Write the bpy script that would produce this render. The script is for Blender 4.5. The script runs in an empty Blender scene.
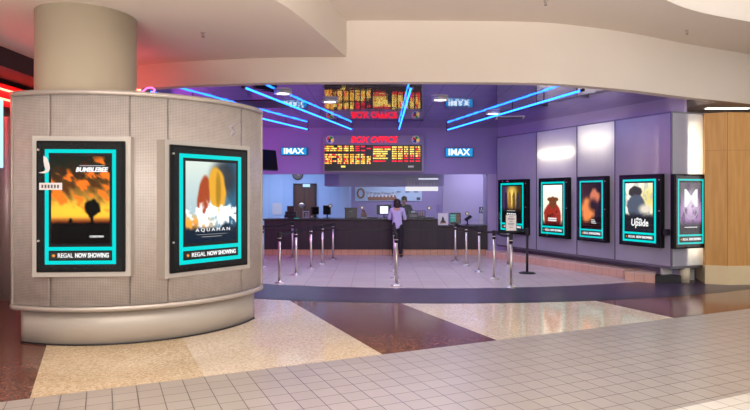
import bpy, bmesh, math, random
from mathutils import Vector, Matrix, noise
random.seed(7)
S = bpy.context.scene
COL = S.collection
PI = math.pi
F, H, HZ = 590.0, 1.75, 195.0

# ------------------------------------------------------------------ measuring helpers
def G(px, py):
    d = F * H / (py - HZ)
    return ((px - 375) / F * d, d)

def W(px, py, d):
    return Vector(((px - 375) / F * d, d, H + (HZ - py) / F * d))

def Z(px, py, z):
    d = (z - H) * F / (HZ - py)
    return Vector(((px - 375) / F * d, d, z))

def ray_line(px, a, b):
    k = (px - 375) / F
    dx, dy = b[0] - a[0], b[1] - a[1]
    t = (k * a[1] - a[0]) / (dx - k * dy)
    return (a[0] + dx * t, a[1] + dy * t)

def ray_circle(px, c, r):
    k = (px - 375) / F
    A = k * k + 1; B = -2 * (k * c[0] + c[1]); D = c[0] ** 2 + c[1] ** 2 - r * r
    y = (-B - math.sqrt(max(0, B * B - 4 * A * D))) / (2 * A)
    return (k * y, y)

# ------------------------------------------------------------------ colours, materials
def lin(v):
    v /= 255.0
    return v / 12.92 if v <= .04045 else ((v + .055) / 1.055) ** 2.4

def rgb(r, g, b):
    return (lin(r), lin(g), lin(b), 1)

def new_mat(name):
    m = bpy.data.materials.new(name); m.use_nodes = True
    nt = m.node_tree
    for n in list(nt.nodes): nt.nodes.remove(n)
    out = nt.nodes.new('ShaderNodeOutputMaterial')
    return m, nt, out

def pbr(name, col, rough=.5, metal=0, spec=.5, var=0, vscale=8, bump=0, bscale=60, coat=0):
    m, nt, out = new_mat(name)
    b = nt.nodes.new('ShaderNodeBsdfPrincipled')
    b.inputs['Base Color'].default_value = col
    b.inputs['Roughness'].default_value = rough
    b.inputs['Metallic'].default_value = metal
    b.inputs['Specular IOR Level'].default_value = spec
    b.inputs['Coat Weight'].default_value = coat
    nt.links.new(b.outputs[0], out.inputs[0])
    tc = nt.nodes.new('ShaderNodeTexCoord')
    if var:
        n = nt.nodes.new('ShaderNodeTexNoise'); n.inputs['Scale'].default_value = vscale
        n.inputs['Detail'].default_value = 4
        mix = nt.nodes.new('ShaderNodeMix'); mix.data_type = 'RGBA'
        mix.inputs['A'].default_value = tuple(c * (1 - var) for c in col[:3]) + (1,)
        mix.inputs['B'].default_value = tuple(min(1, c * (1 + var)) for c in col[:3]) + (1,)
        nt.links.new(tc.outputs['Object'], n.inputs['Vector'])
        nt.links.new(n.outputs[0], mix.inputs['Factor'])
        nt.links.new(mix.outputs['Result'], b.inputs['Base Color'])
    if bump:
        n2 = nt.nodes.new('ShaderNodeTexNoise'); n2.inputs['Scale'].default_value = bscale
        bp = nt.nodes.new('ShaderNodeBump'); bp.inputs['Strength'].default_value = bump
        bp.inputs['Distance'].default_value = .01
        nt.links.new(tc.outputs['Object'], n2.inputs['Vector'])
        nt.links.new(n2.outputs[0], bp.inputs['Height'])
        nt.links.new(bp.outputs[0], b.inputs['Normal'])
    return m

def emis(name, col, strength):
    m, nt, out = new_mat(name)
    e = nt.nodes.new('ShaderNodeEmission')
    e.inputs[0].default_value = col; e.inputs[1].default_value = strength
    nt.links.new(e.outputs[0], out.inputs[0])
    return m

def emis_attr(name, strength):
    m, nt, out = new_mat(name)
    a = nt.nodes.new('ShaderNodeAttribute'); a.attribute_name = 'Col'
    e = nt.nodes.new('ShaderNodeEmission'); e.inputs[1].default_value = strength
    nt.links.new(a.outputs['Color'], e.inputs[0]); nt.links.new(e.outputs[0], out.inputs[0])
    return m

def glass_mat(name, tint=(1, 1, 1, 1), gain=1.0, rough=0.0):
    m, nt, out = new_mat(name)
    t = nt.nodes.new('ShaderNodeBsdfTransparent'); t.inputs[0].default_value = tint
    g = nt.nodes.new('ShaderNodeBsdfGlossy'); g.inputs['Roughness'].default_value = rough
    fr = nt.nodes.new('ShaderNodeFresnel'); fr.inputs[0].default_value = 1.45
    mul = nt.nodes.new('ShaderNodeMath'); mul.operation = 'MULTIPLY'; mul.inputs[1].default_value = gain
    mul.use_clamp = True
    mx = nt.nodes.new('ShaderNodeMixShader')
    nt.links.new(fr.outputs[0], mul.inputs[0]); nt.links.new(mul.outputs[0], mx.inputs[0])
    nt.links.new(t.outputs[0], mx.inputs[1]); nt.links.new(g.outputs[0], mx.inputs[2])
    nt.links.new(mx.outputs[0], out.inputs[0])
    return m

def terrazzo(name, c1, c2, c3, rough=.16):
    m, nt, out = new_mat(name)
    b = nt.nodes.new('ShaderNodeBsdfPrincipled'); b.inputs['Roughness'].default_value = rough
    tc = nt.nodes.new('ShaderNodeTexCoord')
    v = nt.nodes.new('ShaderNodeTexVoronoi'); v.inputs['Scale'].default_value = 55
    r = nt.nodes.new('ShaderNodeValToRGB')
    r.color_ramp.elements[0].position = 0; r.color_ramp.elements[0].color = c2
    r.color_ramp.elements[1].position = 1; r.color_ramp.elements[1].color = c3
    e = r.color_ramp.elements.new(.5); e.color = c1
    sep = nt.nodes.new('ShaderNodeSeparateColor')
    n = nt.nodes.new('ShaderNodeTexNoise'); n.inputs['Scale'].default_value = 1.3; n.inputs['Detail'].default_value = 3
    mp = nt.nodes.new('ShaderNodeMapRange'); mp.inputs['To Min'].default_value = .9; mp.inputs['To Max'].default_value = 1.08
    mixc = nt.nodes.new('ShaderNodeMix'); mixc.data_type = 'RGBA'; mixc.blend_type = 'MULTIPLY'
    mixc.inputs['Factor'].default_value = 1
    nt.links.new(tc.outputs['Object'], v.inputs['Vector']); nt.links.new(v.outputs['Color'], sep.inputs[0])
    nt.links.new(sep.outputs[0], r.inputs[0])
    nt.links.new(tc.outputs['Object'], n.inputs['Vector']); nt.links.new(n.outputs[0], mp.inputs[0])
    nt.links.new(r.outputs[0], mixc.inputs['A']); nt.links.new(mp.outputs[0], mixc.inputs['B'])
    nt.links.new(mixc.outputs['Result'], b.inputs['Base Color'])
    nt.links.new(b.outputs[0], out.inputs[0])
    return m

def tiles(name, c1, c2, grout, size, ang=0, rough=.35, mortar=.012, origin=(0, 0), bump=.15, axes='XY'):
    m, nt, out = new_mat(name)
    b = nt.nodes.new('ShaderNodeBsdfPrincipled'); b.inputs['Roughness'].default_value = rough
    tc = nt.nodes.new('ShaderNodeTexCoord')
    off = nt.nodes.new('ShaderNodeVectorMath'); off.operation = 'SUBTRACT'; off.inputs[1].default_value = (origin[0], origin[1], 0)
    rot = nt.nodes.new('ShaderNodeVectorRotate'); rot.rotation_type = 'Z_AXIS'; rot.inputs['Angle'].default_value = -ang
    nt.links.new(tc.outputs['Object'], off.inputs[0]); nt.links.new(off.outputs[0], rot.inputs['Vector'])
    vec = rot.outputs[0]
    if axes == 'XZ':
        sp = nt.nodes.new('ShaderNodeSeparateXYZ'); cb = nt.nodes.new('ShaderNodeCombineXYZ')
        nt.links.new(vec, sp.inputs[0]); nt.links.new(sp.outputs[0], cb.inputs[0]); nt.links.new(sp.outputs[2], cb.inputs[1])
        vec = cb.outputs[0]
    br = nt.nodes.new('ShaderNodeTexBrick'); br.offset = 0
    br.inputs['Scale'].default_value = 1
    br.inputs['Brick Width'].default_value = size; br.inputs['Row Height'].default_value = size
    br.inputs['Mortar Size'].default_value = mortar; br.inputs['Mortar Smooth'].default_value = .2
    br.inputs['Color1'].default_value = c1; br.inputs['Color2'].default_value = c2; br.inputs['Mortar'].default_value = grout
    nt.links.new(vec, br.inputs['Vector'])
    nt.links.new(br.outputs['Color'], b.inputs['Base Color'])
    if bump:
        bp = nt.nodes.new('ShaderNodeBump'); bp.inputs['Strength'].default_value = bump; bp.invert = True
        bp.inputs['Distance'].default_value = .005
        nt.links.new(br.outputs['Fac'], bp.inputs['Height']); nt.links.new(bp.outputs[0], b.inputs['Normal'])
    nt.links.new(b.outputs[0], out.inputs[0])
    return m

def perforated(name, col, hole):
    m, nt, out = new_mat(name)
    b = nt.nodes.new('ShaderNodeBsdfPrincipled'); b.inputs['Roughness'].default_value = .5; b.inputs['Metallic'].default_value = .15
    tc = nt.nodes.new('ShaderNodeTexCoord')
    mp = nt.nodes.new('ShaderNodeMapping'); mp.inputs['Scale'].default_value = (56, 56, 1)
    v = nt.nodes.new('ShaderNodeTexVoronoi'); v.inputs['Scale'].default_value = 1; v.inputs['Randomness'].default_value = 0
    r = nt.nodes.new('ShaderNodeValToRGB')
    r.color_ramp.elements[0].position = .24; r.color_ramp.elements[0].color = hole
    r.color_ramp.elements[1].position = .34; r.color_ramp.elements[1].color = col
    n = nt.nodes.new('ShaderNodeTexNoise'); n.inputs['Scale'].default_value = 9
    mr = nt.nodes.new('ShaderNodeMapRange'); mr.inputs['To Min'].default_value = .82; mr.inputs['To Max'].default_value = 1.12
    mx = nt.nodes.new('ShaderNodeMix'); mx.data_type = 'RGBA'; mx.blend_type = 'MULTIPLY'; mx.inputs['Factor'].default_value = 1
    nt.links.new(tc.outputs['UV'], mp.inputs[0]); nt.links.new(mp.outputs[0], v.inputs['Vector'])
    nt.links.new(v.outputs['Distance'], r.inputs[0])
    nt.links.new(tc.outputs['Object'], n.inputs['Vector']); nt.links.new(n.outputs[0], mr.inputs[0])
    nt.links.new(r.outputs[0], mx.inputs['A']); nt.links.new(mr.outputs[0], mx.inputs['B'])
    nt.links.new(mx.outputs['Result'], b.inputs['Base Color'])
    nt.links.new(b.outputs[0], out.inputs[0])
    return m

def mirror_panels(name, col, size, rough=.05):
    """glossy dark ceiling panels, each one slightly buckled"""
    m, nt, out = new_mat(name)
    b = nt.nodes.new('ShaderNodeBsdfPrincipled'); b.inputs['Metallic'].default_value = 1
    b.inputs['Roughness'].default_value = rough
    tc = nt.nodes.new('ShaderNodeTexCoord')
    br = nt.nodes.new('ShaderNodeTexBrick'); br.offset = 0; br.inputs['Scale'].default_value = 1
    br.inputs['Brick Width'].default_value = size; br.inputs['Row Height'].default_value = size
    br.inputs['Mortar Size'].default_value = .008
    br.inputs['Color1'].default_value = col
    br.inputs['Color2'].default_value = tuple(c * .86 for c in col[:3]) + (1,)
    br.inputs['Mortar'].default_value = (.03, .025, .05, 1)
    nt.links.new(tc.outputs['Object'], br.inputs['Vector'])
    nt.links.new(br.outputs['Color'], b.inputs['Base Color'])
    n = nt.nodes.new('ShaderNodeTexNoise'); n.inputs['Scale'].default_value = 2.6; n.inputs['Detail'].default_value = 1.5
    bp = nt.nodes.new('ShaderNodeBump'); bp.inputs['Strength'].default_value = .16; bp.inputs['Distance'].default_value = .02
    nt.links.new(tc.outputs['Object'], n.inputs['Vector']); nt.links.new(n.outputs[0], bp.inputs['Height'])
    nt.links.new(bp.outputs[0], b.inputs['Normal'])
    nt.links.new(b.outputs[0], out.inputs[0])
    return m

def frosted(name, col, t=.55):
    m, nt, out = new_mat(name)
    d = nt.nodes.new('ShaderNodeBsdfDiffuse'); d.inputs[0].default_value = col
    tr = nt.nodes.new('ShaderNodeBsdfTranslucent'); tr.inputs[0].default_value = (.9, .9, .85, 1)
    g = nt.nodes.new('ShaderNodeBsdfGlossy'); g.inputs['Roughness'].default_value = .3
    mx = nt.nodes.new('ShaderNodeMixShader'); mx.inputs[0].default_value = t
    mx2 = nt.nodes.new('ShaderNodeMixShader'); mx2.inputs[0].default_value = .1
    tc = nt.nodes.new('ShaderNodeTexCoord'); n = nt.nodes.new('ShaderNodeTexNoise'); n.inputs['Scale'].default_value = 5
    n.inputs['Detail'].default_value = 6
    mr = nt.nodes.new('ShaderNodeMapRange'); mr.inputs['To Min'].default_value = t - .12; mr.inputs['To Max'].default_value = t + .12
    nt.links.new(tc.outputs['Object'], n.inputs['Vector']); nt.links.new(n.outputs[0], mr.inputs[0]); nt.links.new(mr.outputs[0], mx.inputs[0])
    nt.links.new(d.outputs[0], mx.inputs[1]); nt.links.new(tr.outputs[0], mx.inputs[2])
    nt.links.new(mx.outputs[0], mx2.inputs[1]); nt.links.new(g.outputs[0], mx2.inputs[2])
    nt.links.new(mx2.outputs[0], out.inputs[0])
    return m

def wood(name, c1, c2, rough=.35, scale=1.0):
    m, nt, out = new_mat(name)
    b = nt.nodes.new('ShaderNodeBsdfPrincipled'); b.inputs['Roughness'].default_value = rough
    tc = nt.nodes.new('ShaderNodeTexCoord'); mp = nt.nodes.new('ShaderNodeMapping')
    mp.inputs['Scale'].default_value = (9 * scale, 9 * scale, .7 * scale)
    n = nt.nodes.new('ShaderNodeTexNoise'); n.inputs['Scale'].default_value = 2; n.inputs['Detail'].default_value = 5
    r = nt.nodes.new('ShaderNodeValToRGB'); r.color_ramp.elements[0].position = .35; r.color_ramp.elements[1].position = .65
    r.color_ramp.elements[0].color = c1; r.color_ramp.elements[1].color = c2
    nt.links.new(tc.outputs['Object'], mp.inputs[0]); nt.links.new(mp.outputs[0], n.inputs['Vector'])
    nt.links.new(n.outputs[0], r.inputs[0]); nt.links.new(r.outputs[0], b.inputs['Base Color'])
    nt.links.new(b.outputs[0], out.inputs[0])
    return m

M = {}
M['ceil'] = pbr('ceiling_plaster', rgb(214, 202, 190), .8, var=.02, vscale=1.5)
M['column'] = pbr('column_paint', rgb(190, 177, 155), .45, var=.04, vscale=2)
M['perf'] = perforated('perforated_metal', rgb(204, 195, 190), rgb(158, 149, 144))
M['ktrim'] = pbr('kiosk_trim', rgb(196, 186, 178), .35, .4)
M['kbase'] = pbr('kiosk_base_metal', rgb(182, 173, 163), .38, .12, var=.04, vscale=3)
M['silver'] = pbr('silver_frame', rgb(196, 188, 180), .35, .5)
M['black'] = pbr('black_frame', rgb(12, 12, 14), .35, spec=.2)
M['matt_black'] = pbr('matt_black', rgb(16, 15, 18), .6)
M['teal'] = emis('teal_light', (0.0, .62, .60, 1), 1.15)
M['ink'] = emis('backlit_white', (1, 1, 1, 1), 1.0)
M['ink_orange'] = emis('backlit_orange', (1, .35, .05, 1), 1.0)
M['ink_dim'] = emis('backlit_grey', (.5, .5, .5, 1), 1.0)
M['panel_dark'] = pbr('sign_panel_black', rgb(10, 16, 18), .4)
M['art'] = emis_attr('poster_print', 1.4)
M['case_glass'] = glass_mat('case_glass', gain=.15)
M['glass'] = glass_mat('window_glass', (.93, .95, 1, 1), gain=1.0)
M['beigeA'] = terrazzo('terrazzo_tan', rgb(214, 190, 156), rgb(190, 164, 130), rgb(230, 212, 182), .13)
M['beigeB'] = terrazzo('terrazzo_cream', rgb(226, 208, 184), rgb(208, 188, 162), rgb(238, 226, 208), .085)
M['brown'] = terrazzo('terrazzo_brown', rgb(112, 72, 60), rgb(88, 56, 50), rgb(136, 92, 76), .13)
M['band'] = tiles('band_tile', rgb(70, 54, 82), rgb(64, 48, 76), rgb(48, 40, 60), .31, rough=.3, mortar=.006, bump=.05)
M['band_edge'] = pbr('band_edge', rgb(44, 38, 56), .3)
M['lobby_floor'] = tiles('lobby_floor_tile', rgb(196, 184, 184), rgb(190, 178, 178), rgb(172, 160, 164), .46, rough=.25, mortar=.008, bump=.05)
LN0, LN1 = G(204, 376.8), G(680, 317.5)
TANG = math.atan2(LN1[1] - LN0[1], LN1[0] - LN0[0])
M['tile'] = tiles('walkway_tile', rgb(176, 166, 158), rgb(170, 160, 152), rgb(88, 74, 66), .2025, TANG, rough=.3, mortar=.0045, origin=LN0)
M['tile_white'] = tiles('pale_walkway_tile', rgb(226, 220, 210), rgb(220, 214, 204), rgb(150, 138, 126), .2025, TANG, rough=.3, mortar=.004, origin=LN0)
M['purple'] = pbr('purple_wall_paint', rgb(150, 135, 186), .6, var=.02, vscale=2)
M['lilac'] = pbr('lilac_wall_paint', rgb(178, 164, 200), .6)
M['blue_wall'] = pbr('pale_blue_wall', rgb(150, 172, 214), .6)
M['mirror'] = mirror_panels('mirror_ceiling_panel', (.47, .45, .58, 1), .62)
M['neon_blue'] = emis('blue_neon', (.012, .14, 1, 1), 8)
M['neon_red'] = emis('red_neon', (1, .06, .035, 1), 18)
M['neon_pink'] = emis('pink_neon', (1, .08, .35, 1), 5)
M['chrome'] = pbr('brushed_steel', rgb(206, 200, 192), .36, 1)
M['frost'] = frosted('frosted_lightbox', (.56, .54, .70, 1))
M['alu'] = pbr('aluminium_seam', rgb(120, 118, 128), .4, .7)
for q, st in (('bar', 26), ('soft', 26), ('edge', 60), ('end', 44)): M['tube_'+q] = emis('fluorescent_'+q, (1, .96, .70, 1), st)
M['pink_tile'] = tiles('pink_base_tile', rgb(206, 168, 150), rgb(198, 160, 144), rgb(160, 128, 118), .2, 0, rough=.35, mortar=.006, axes='XZ')
M['pink_top'] = pbr('pink_ledge_top', rgb(206, 176, 164), .4)
M['wood'] = wood('honey_wood', rgb(184, 132, 66), rgb(198, 146, 80), .5)
M['wood_line'] = pbr('wood_joint', rgb(140, 98, 52), .5)
M['cream_tile'] = pbr('cream_base_tile', rgb(214, 192, 152), .4, var=.05)
M['counter'] = wood('dark_counter_laminate', rgb(38, 26, 34), rgb(50, 36, 42), .55, .6)
M['counter_top'] = pbr('dark_counter_top', rgb(46, 38, 46), .25)
M['kick_tile'] = tiles('kick_tile', rgb(198, 150, 120), rgb(190, 142, 114), rgb(140, 104, 90), .2, 0, rough=.4, mortar=.006, axes='XZ')
M['sign_grey'] = pbr('sign_cabinet', rgb(150, 138, 164), .5)
M['led_black'] = pbr('led_face', rgb(24, 8, 14), .35)
M['red_letter'] = emis('red_letters', (1, .02, .05, 1), 1.3)
M['art_led'] = emis_attr('led_rows', 1.5)
M['imax_blue'] = emis('blue_sign_face', (.02, .30, .72, 1), 1.0)
M['white_letter'] = emis('white_letters', (.85, .95, 1, 1), 1.3)
M['door'] = wood('brown_door', rgb(66, 40, 34), rgb(86, 54, 44), .4)
M['dark'] = pbr('dark_plastic', rgb(26, 22, 28), .45)
M['dark_brown'] = pbr('dark_brown_case', rgb(62, 34, 30), .4)
M['screen'] = emis('lit_screen', (.85, .9, 1, 1), 1.6)
M['paper'] = pbr('white_paper', rgb(226, 222, 222), .7)
M['paper_grey'] = pbr('grey_paper', rgb(190, 180, 192), .7)
M['green_screen'] = emis('green_screen', (.05, .35, .30, 1), .8)
M['navy'] = pbr('navy_sign', rgb(34, 32, 84), .5)
M['steel_dark'] = pbr('dark_steel', rgb(110, 100, 104), .3, .8)
M['skin'] = pbr('skin', rgb(190, 140, 118), .55)
M['hair'] = pbr('hair', rgb(42, 28, 26), .6, bump=.3, bscale=80)
M['sweater'] = pbr('lilac_sweater', rgb(186, 176, 214), .85, bump=.2, bscale=90)
M['trousers'] = pbr('black_trousers', rgb(26, 22, 30), .8)
M['uniform'] = pbr('black_uniform', rgb(24, 22, 30), .8)
M['red'] = pbr('red_plastic', rgb(176, 40, 46), .5)
M['white'] = pbr('white_plastic', rgb(226, 224, 222), .5)
M['shop_dark'] = pbr('shop_bulkhead', rgb(48, 42, 48), .8)
M['shop_red'] = pbr('shop_panel', rgb(164, 130, 124), .4, .1)
M['steel_col'] = pbr('polished_steel', rgb(176, 160, 158), .42, .5)
M['blue_sign'] = emis('blue_white_sign', (.45, .7, 1, 1), 1.4)
M['banner'] = pbr('banner_print', rgb(186, 214, 236), .5)
M['banner_brown'] = pbr('banner_brown', rgb(150, 100, 70), .5)
M['banner_white'] = pbr('banner_white', rgb(240, 240, 244), .5)
M['lamp'] = emis('lamp_lens', (1, .95, .88, 1), 6)
M['cove'] = emis('cove_lamp', (1, .97, .86, 1), 2.5)

# ------------------------------------------------------------------ mesh helpers
class MB:
    def __init__(s): s.bm = bmesh.new(); s.mats = []; s.cur = 0
    def mat(s, m):
        if m not in s.mats: s.mats.append(m)
        s.cur = s.mats.index(m); return s
    def _f(s, vs):
        try:
            f = s.bm.faces.new(vs); f.material_index = s.cur; return f
        except ValueError: return None
    def box(s, x0, y0, z0, x1, y1, z1):
        v = [s.bm.verts.new(p) for p in ((x0,y0,z0),(x1,y0,z0),(x1,y1,z0),(x0,y1,z0),(x0,y0,z1),(x1,y0,z1),(x1,y1,z1),(x0,y1,z1))]
        for q in ((0,3,2,1),(4,5,6,7),(0,1,5,4),(1,2,6,5),(2,3,7,6),(3,0,4,7)): s._f([v[i] for i in q])
        return s
    def prism(s, pts, z0, z1):
        a = sum(pts[i][0]*pts[(i+1)%len(pts)][1]-pts[(i+1)%len(pts)][0]*pts[i][1] for i in range(len(pts)))
        if a < 0: pts = pts[::-1]
        b = [s.bm.verts.new((p[0],p[1],z0)) for p in pts]; t = [s.bm.verts.new((p[0],p[1],z1)) for p in pts]
        n = len(pts)
        s._f(b[::-1]); s._f(t)
        for i in range(n): s._f([b[i], b[(i+1)%n], t[(i+1)%n], t[i]])
        return s
    def poly(s, pts): s._f([s.bm.verts.new(p) for p in pts]); return s
    def tube(s, p0, p1, r, n=12, r1=None):
        p0, p1 = Vector(p0), Vector(p1); r1 = r if r1 is None else r1
        d = (p1-p0).normalized(); u = d.orthogonal().normalized(); w = d.cross(u)
        a = []; b = []
        for i in range(n):
            t = 2*PI*i/n; o = u*math.cos(t)+w*math.sin(t)
            a.append(s.bm.verts.new(p0+o*r)); b.append(s.bm.verts.new(p1+o*r1))
        for i in range(n):
            f = s._f([a[i], a[(i+1)%n], b[(i+1)%n], b[i]])
            if f: f.smooth = True
        s._f(a[::-1]); s._f(b); return s
    def lathe(s, prof, n=24, c=(0,0,0)):
        rings = []
        for r, z in prof:
            rings.append([s.bm.verts.new((c[0]+r*math.cos(2*PI*i/n), c[1]+r*math.sin(2*PI*i/n), c[2]+z)) for i in range(n)])
        for a, b in zip(rings, rings[1:]):
            for i in range(n):
                f = s._f([a[i], a[(i+1)%n], b[(i+1)%n], b[i]])
                if f: f.smooth = True
        s._f(rings[0][::-1]); s._f(rings[-1]); return s
    def ball(s, c, rx, ry, rz, n=16):
        st = len(s.bm.verts)
        r = bmesh.ops.create_uvsphere(s.bm, u_segments=n, v_segments=n//2+2, radius=1)
        for v in r['verts']: v.co = Vector((c[0]+v.co.x*rx, c[1]+v.co.y*ry, c[2]+v.co.z*rz))
        fs = set(f for v in r['verts'] for f in v.link_faces)
        for f in fs: f.material_index = s.cur; f.smooth = True
        return s
    def arc(s, c, r0, r1, a0, a1, z0, z1, n=40, uv=False):
        """wall of an annular sector"""
        P = []
        for i in range(n+1):
            a = a0+(a1-a0)*i/n; ca, sa = math.cos(a), math.sin(a)
            P.append([s.bm.verts.new((c[0]+r*ca, c[1]+r*sa, z)) for r, z in ((r1,z0),(r1,z1),(r0,z1),(r0,z0))])
        lay = s.bm.loops.layers.uv.verify() if uv else None
        for i in range(n):
            A, B = P[i], P[i+1]
            f = s._f([A[0], B[0], B[1], A[1]])
            if f:
                f.smooth = True
                if lay:
                    u0 = (a0+(a1-a0)*i/n)*r1; u1 = (a0+(a1-a0)*(i+1)/n)*r1
                    for lp, q in zip(f.loops, ((u0,z0),(u1,z0),(u1,z1),(u0,z1))): lp[lay].uv = q
            s._f([A[1], B[1], B[2], A[2]]); s._f([A[2], B[2], B[3], A[3]]); s._f([A[3], B[3], B[0], A[0]])
        s._f(P[0]); s._f(P[-1][::-1]); return s
    def bevel(s, w, seg=2):
        bmesh.ops.bevel(s.bm, geom=list(s.bm.edges), offset=w, segments=seg, affect='EDGES', clamp_overlap=True); return s
    def build(s, name, mat=None, parent=None, loc=None, rot=None, recalc=True):
        if recalc: bmesh.ops.recalc_face_normals(s.bm, faces=list(s.bm.faces))
        me = bpy.data.meshes.new(name); s.bm.to_mesh(me); s.bm.free()
        for m in (s.mats or [mat]): me.materials.append(m)
        o = bpy.data.objects.new(name, me); COL.objects.link(o)
        if parent: o.parent = parent
        if loc is not None: o.location = loc
        if rot is not None: o.rotation_euler = rot
        return o

def tag(o, label=None, cat=None, group=None, kind=None):
    if label: o['label'] = label
    if cat: o['category'] = cat
    if group: o['group'] = group
    if kind: o['kind'] = kind
    return o

def thing(name, label, cat, loc=(0,0,0), rz=0, group=None, rot=None):
    o = bpy.data.objects.new(name, None); COL.objects.link(o)
    o.location = loc; o.rotation_euler = rot or (0,0,rz); o.empty_display_size = .1
    return tag(o, label, cat, group)

def struct(o, label=None): return tag(o, label, None, None, 'structure')

def copy_tree(o, parent=None):
    c = o.copy(); COL.objects.link(c)
    if parent: c.parent = parent
    for ch in list(o.children): copy_tree(ch, c)
    return c

def text_mesh(body, size, extrude=.002, shear=0, bold=0, align='CENTER'):
    cu = bpy.data.curves.new('lettering', 'FONT'); cu.body = body; cu.size = size; cu.extrude = extrude
    cu.shear = shear; cu.offset = bold; cu.align_x = align; cu.align_y = 'CENTER'; cu.resolution_u = 3
    o = bpy.data.objects.new('lettering', cu); COL.objects.link(o)
    dg = bpy.context.evaluated_depsgraph_get(); dg.update()
    me = bpy.data.meshes.new_from_object(o.evaluated_get(dg))
    bpy.data.objects.remove(o); bpy.data.curves.remove(cu)
    return me

def lettering(name, body, size, mat, parent, loc, width=None, shear=0, bold=0, extrude=.002, align='CENTER', rot=(PI/2,0,0)):
    """standing letters facing local -y; width rescales them to the measured run"""
    me = text_mesh(body, size, extrude, shear, bold, align)
    if width:
        xs = [v.co.x for v in me.vertices]; k = width/(max(xs)-min(xs))
        for v in me.vertices: v.co.x *= k
    me.materials.clear(); me.materials.append(mat)
    o = bpy.data.objects.new(name, me); COL.objects.link(o); o.parent = parent; o.location = loc; o.rotation_euler = rot
    return o

def painted(name, w, h, nx, ny, fn, mat, parent, loc):
    """a printed sheet facing local -y: fn(u, v) -> sRGB, u to the right, v downwards"""
    vs = []; fs = []; cs = []
    for j in range(ny+1):
        for i in range(nx+1):
            u, v = i/nx, j/ny
            vs.append(((u-.5)*w, 0, (.5-v)*h)); c = fn(u, v); cs.append(tuple(lin(max(0,min(255,q))) for q in c)+(1,))
    for j in range(ny):
        for i in range(nx):
            a = j*(nx+1)+i; fs.append((a, a+nx+1, a+nx+2, a+1))
    me = bpy.data.meshes.new(name); me.from_pydata(vs, [], fs)
    at = me.attributes.new('Col', 'FLOAT_COLOR', 'POINT')
    for i, c in enumerate(cs): at.data[i].color = c
    me.materials.append(mat)
    o = bpy.data.objects.new(name, me); COL.objects.link(o); o.parent = parent; o.location = loc
    return o

def skin_mesh(verts, edges, radii, sub=2, root=0):
    me = bpy.data.meshes.new('body'); me.from_pydata([Vector(v) for v in verts], edges, [])
    o = bpy.data.objects.new('body', me); COL.objects.link(o)
    o.modifiers.new('skin', 'SKIN')
    if not me.skin_vertices: me.skin_vertices.new()
    for i, r in enumerate(radii):
        rr = r if isinstance(r, tuple) else (r, r)
        me.skin_vertices[0].data[i].radius = rr; me.skin_vertices[0].data[i].use_root = (i == root)
    s = o.modifiers.new('sub', 'SUBSURF'); s.levels = s.render_levels = sub
    dg = bpy.context.evaluated_depsgraph_get(); dg.update()
    out = bpy.data.meshes.new_from_object(o.evaluated_get(dg))
    bpy.data.objects.remove(o); bpy.data.meshes.remove(me)
    for p in out.polygons: p.use_smooth = True
    return out

def mesh_obj(name, me, mat, parent):
    me.materials.clear(); me.materials.append(mat)
    o = bpy.data.objects.new(name, me); COL.objects.link(o); o.parent = parent; return o

# ------------------------------------------------------------------ FLOOR
def ext(a, b, t0, t1):
    return (a[0]+(b[0]-a[0])*t0, a[1]+(b[1]-a[1])*t0), (a[0]+(b[0]-a[0])*t1, a[1]+(b[1]-a[1])*t1)
S1 = ext(G(30.4,396.4), G(47.4,342.7), -.4, 3.2)
S2 = ext(G(204,376.8), G(183,338.5), -.4, 4.0)
S3 = ext(G(380.7,353.5), G(289.5,300.4), -.4, 1.3)
S4 = ext(G(496,340), G(400,303), -.4, 1.3)
S5 = ext(G(678,318.8), G(608,303.5), -.4, 1.3)
def z3(pts, z): return [(p[0], p[1], z) for p in pts]
BC = (1.2, 21.5); R_OUT, R_IN = 12.0, 10.45
def arc_pts(r, a0, a1, n): return [(BC[0]+r*math.cos(a0+(a1-a0)*i/n), BC[1]+r*math.sin(a0+(a1-a0)*i/n)) for i in range(n+1)]
mb = MB()
mb.mat(M['brown']).poly([(-14,-8,0),(14,-8,0),(14,26,0),(-14,26,0)])
mb.mat(M['beigeA']).poly(z3([S1[0],S2[0],S2[1],S1[1]], .0006))
mb.mat(M['beigeB']).poly(z3([S2[0],S3[0],S3[1],S2[1]], .0006))
mb.mat(M['beigeB']).poly(z3([S4[0],S5[0],S5[1],S4[1]], .0006))
ux, uy = math.cos(TANG), math.sin(TANG)
def TL(u, v): return (LN0[0]+ux*u-uy*v, LN0[1]+uy*u+ux*v)
wv = -2.49
mb.mat(M['tile']).poly(z3([TL(-16,wv),TL(20,wv),TL(20,0),TL(-16,0)], .0012))
mb.mat(M['tile_white']).poly(z3([TL(-16,wv-9),TL(20,wv-9),TL(20,wv),TL(-16,wv)], .0012))
a0, a1 = math.radians(200), math.radians(340)
n = 80
for (r0, r1, m, zz) in ((R_OUT-.22, R_OUT, 'band_edge', .0018), (R_IN, R_OUT-.22, 'band', .0018)):
    A = arc_pts(r0, a0, a1, n); B = arc_pts(r1, a0, a1, n); mb.mat(M[m])
    for i in range(n): mb.poly(z3([B[i], B[i+1], A[i+1], A[i]], zz))
mb.mat(M['lobby_floor']).poly(z3(arc_pts(R_IN, a0, a1, n)+[(13,25),(-13,25)], .0018))
floor = struct(mb.build('floor', recalc=False))

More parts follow.
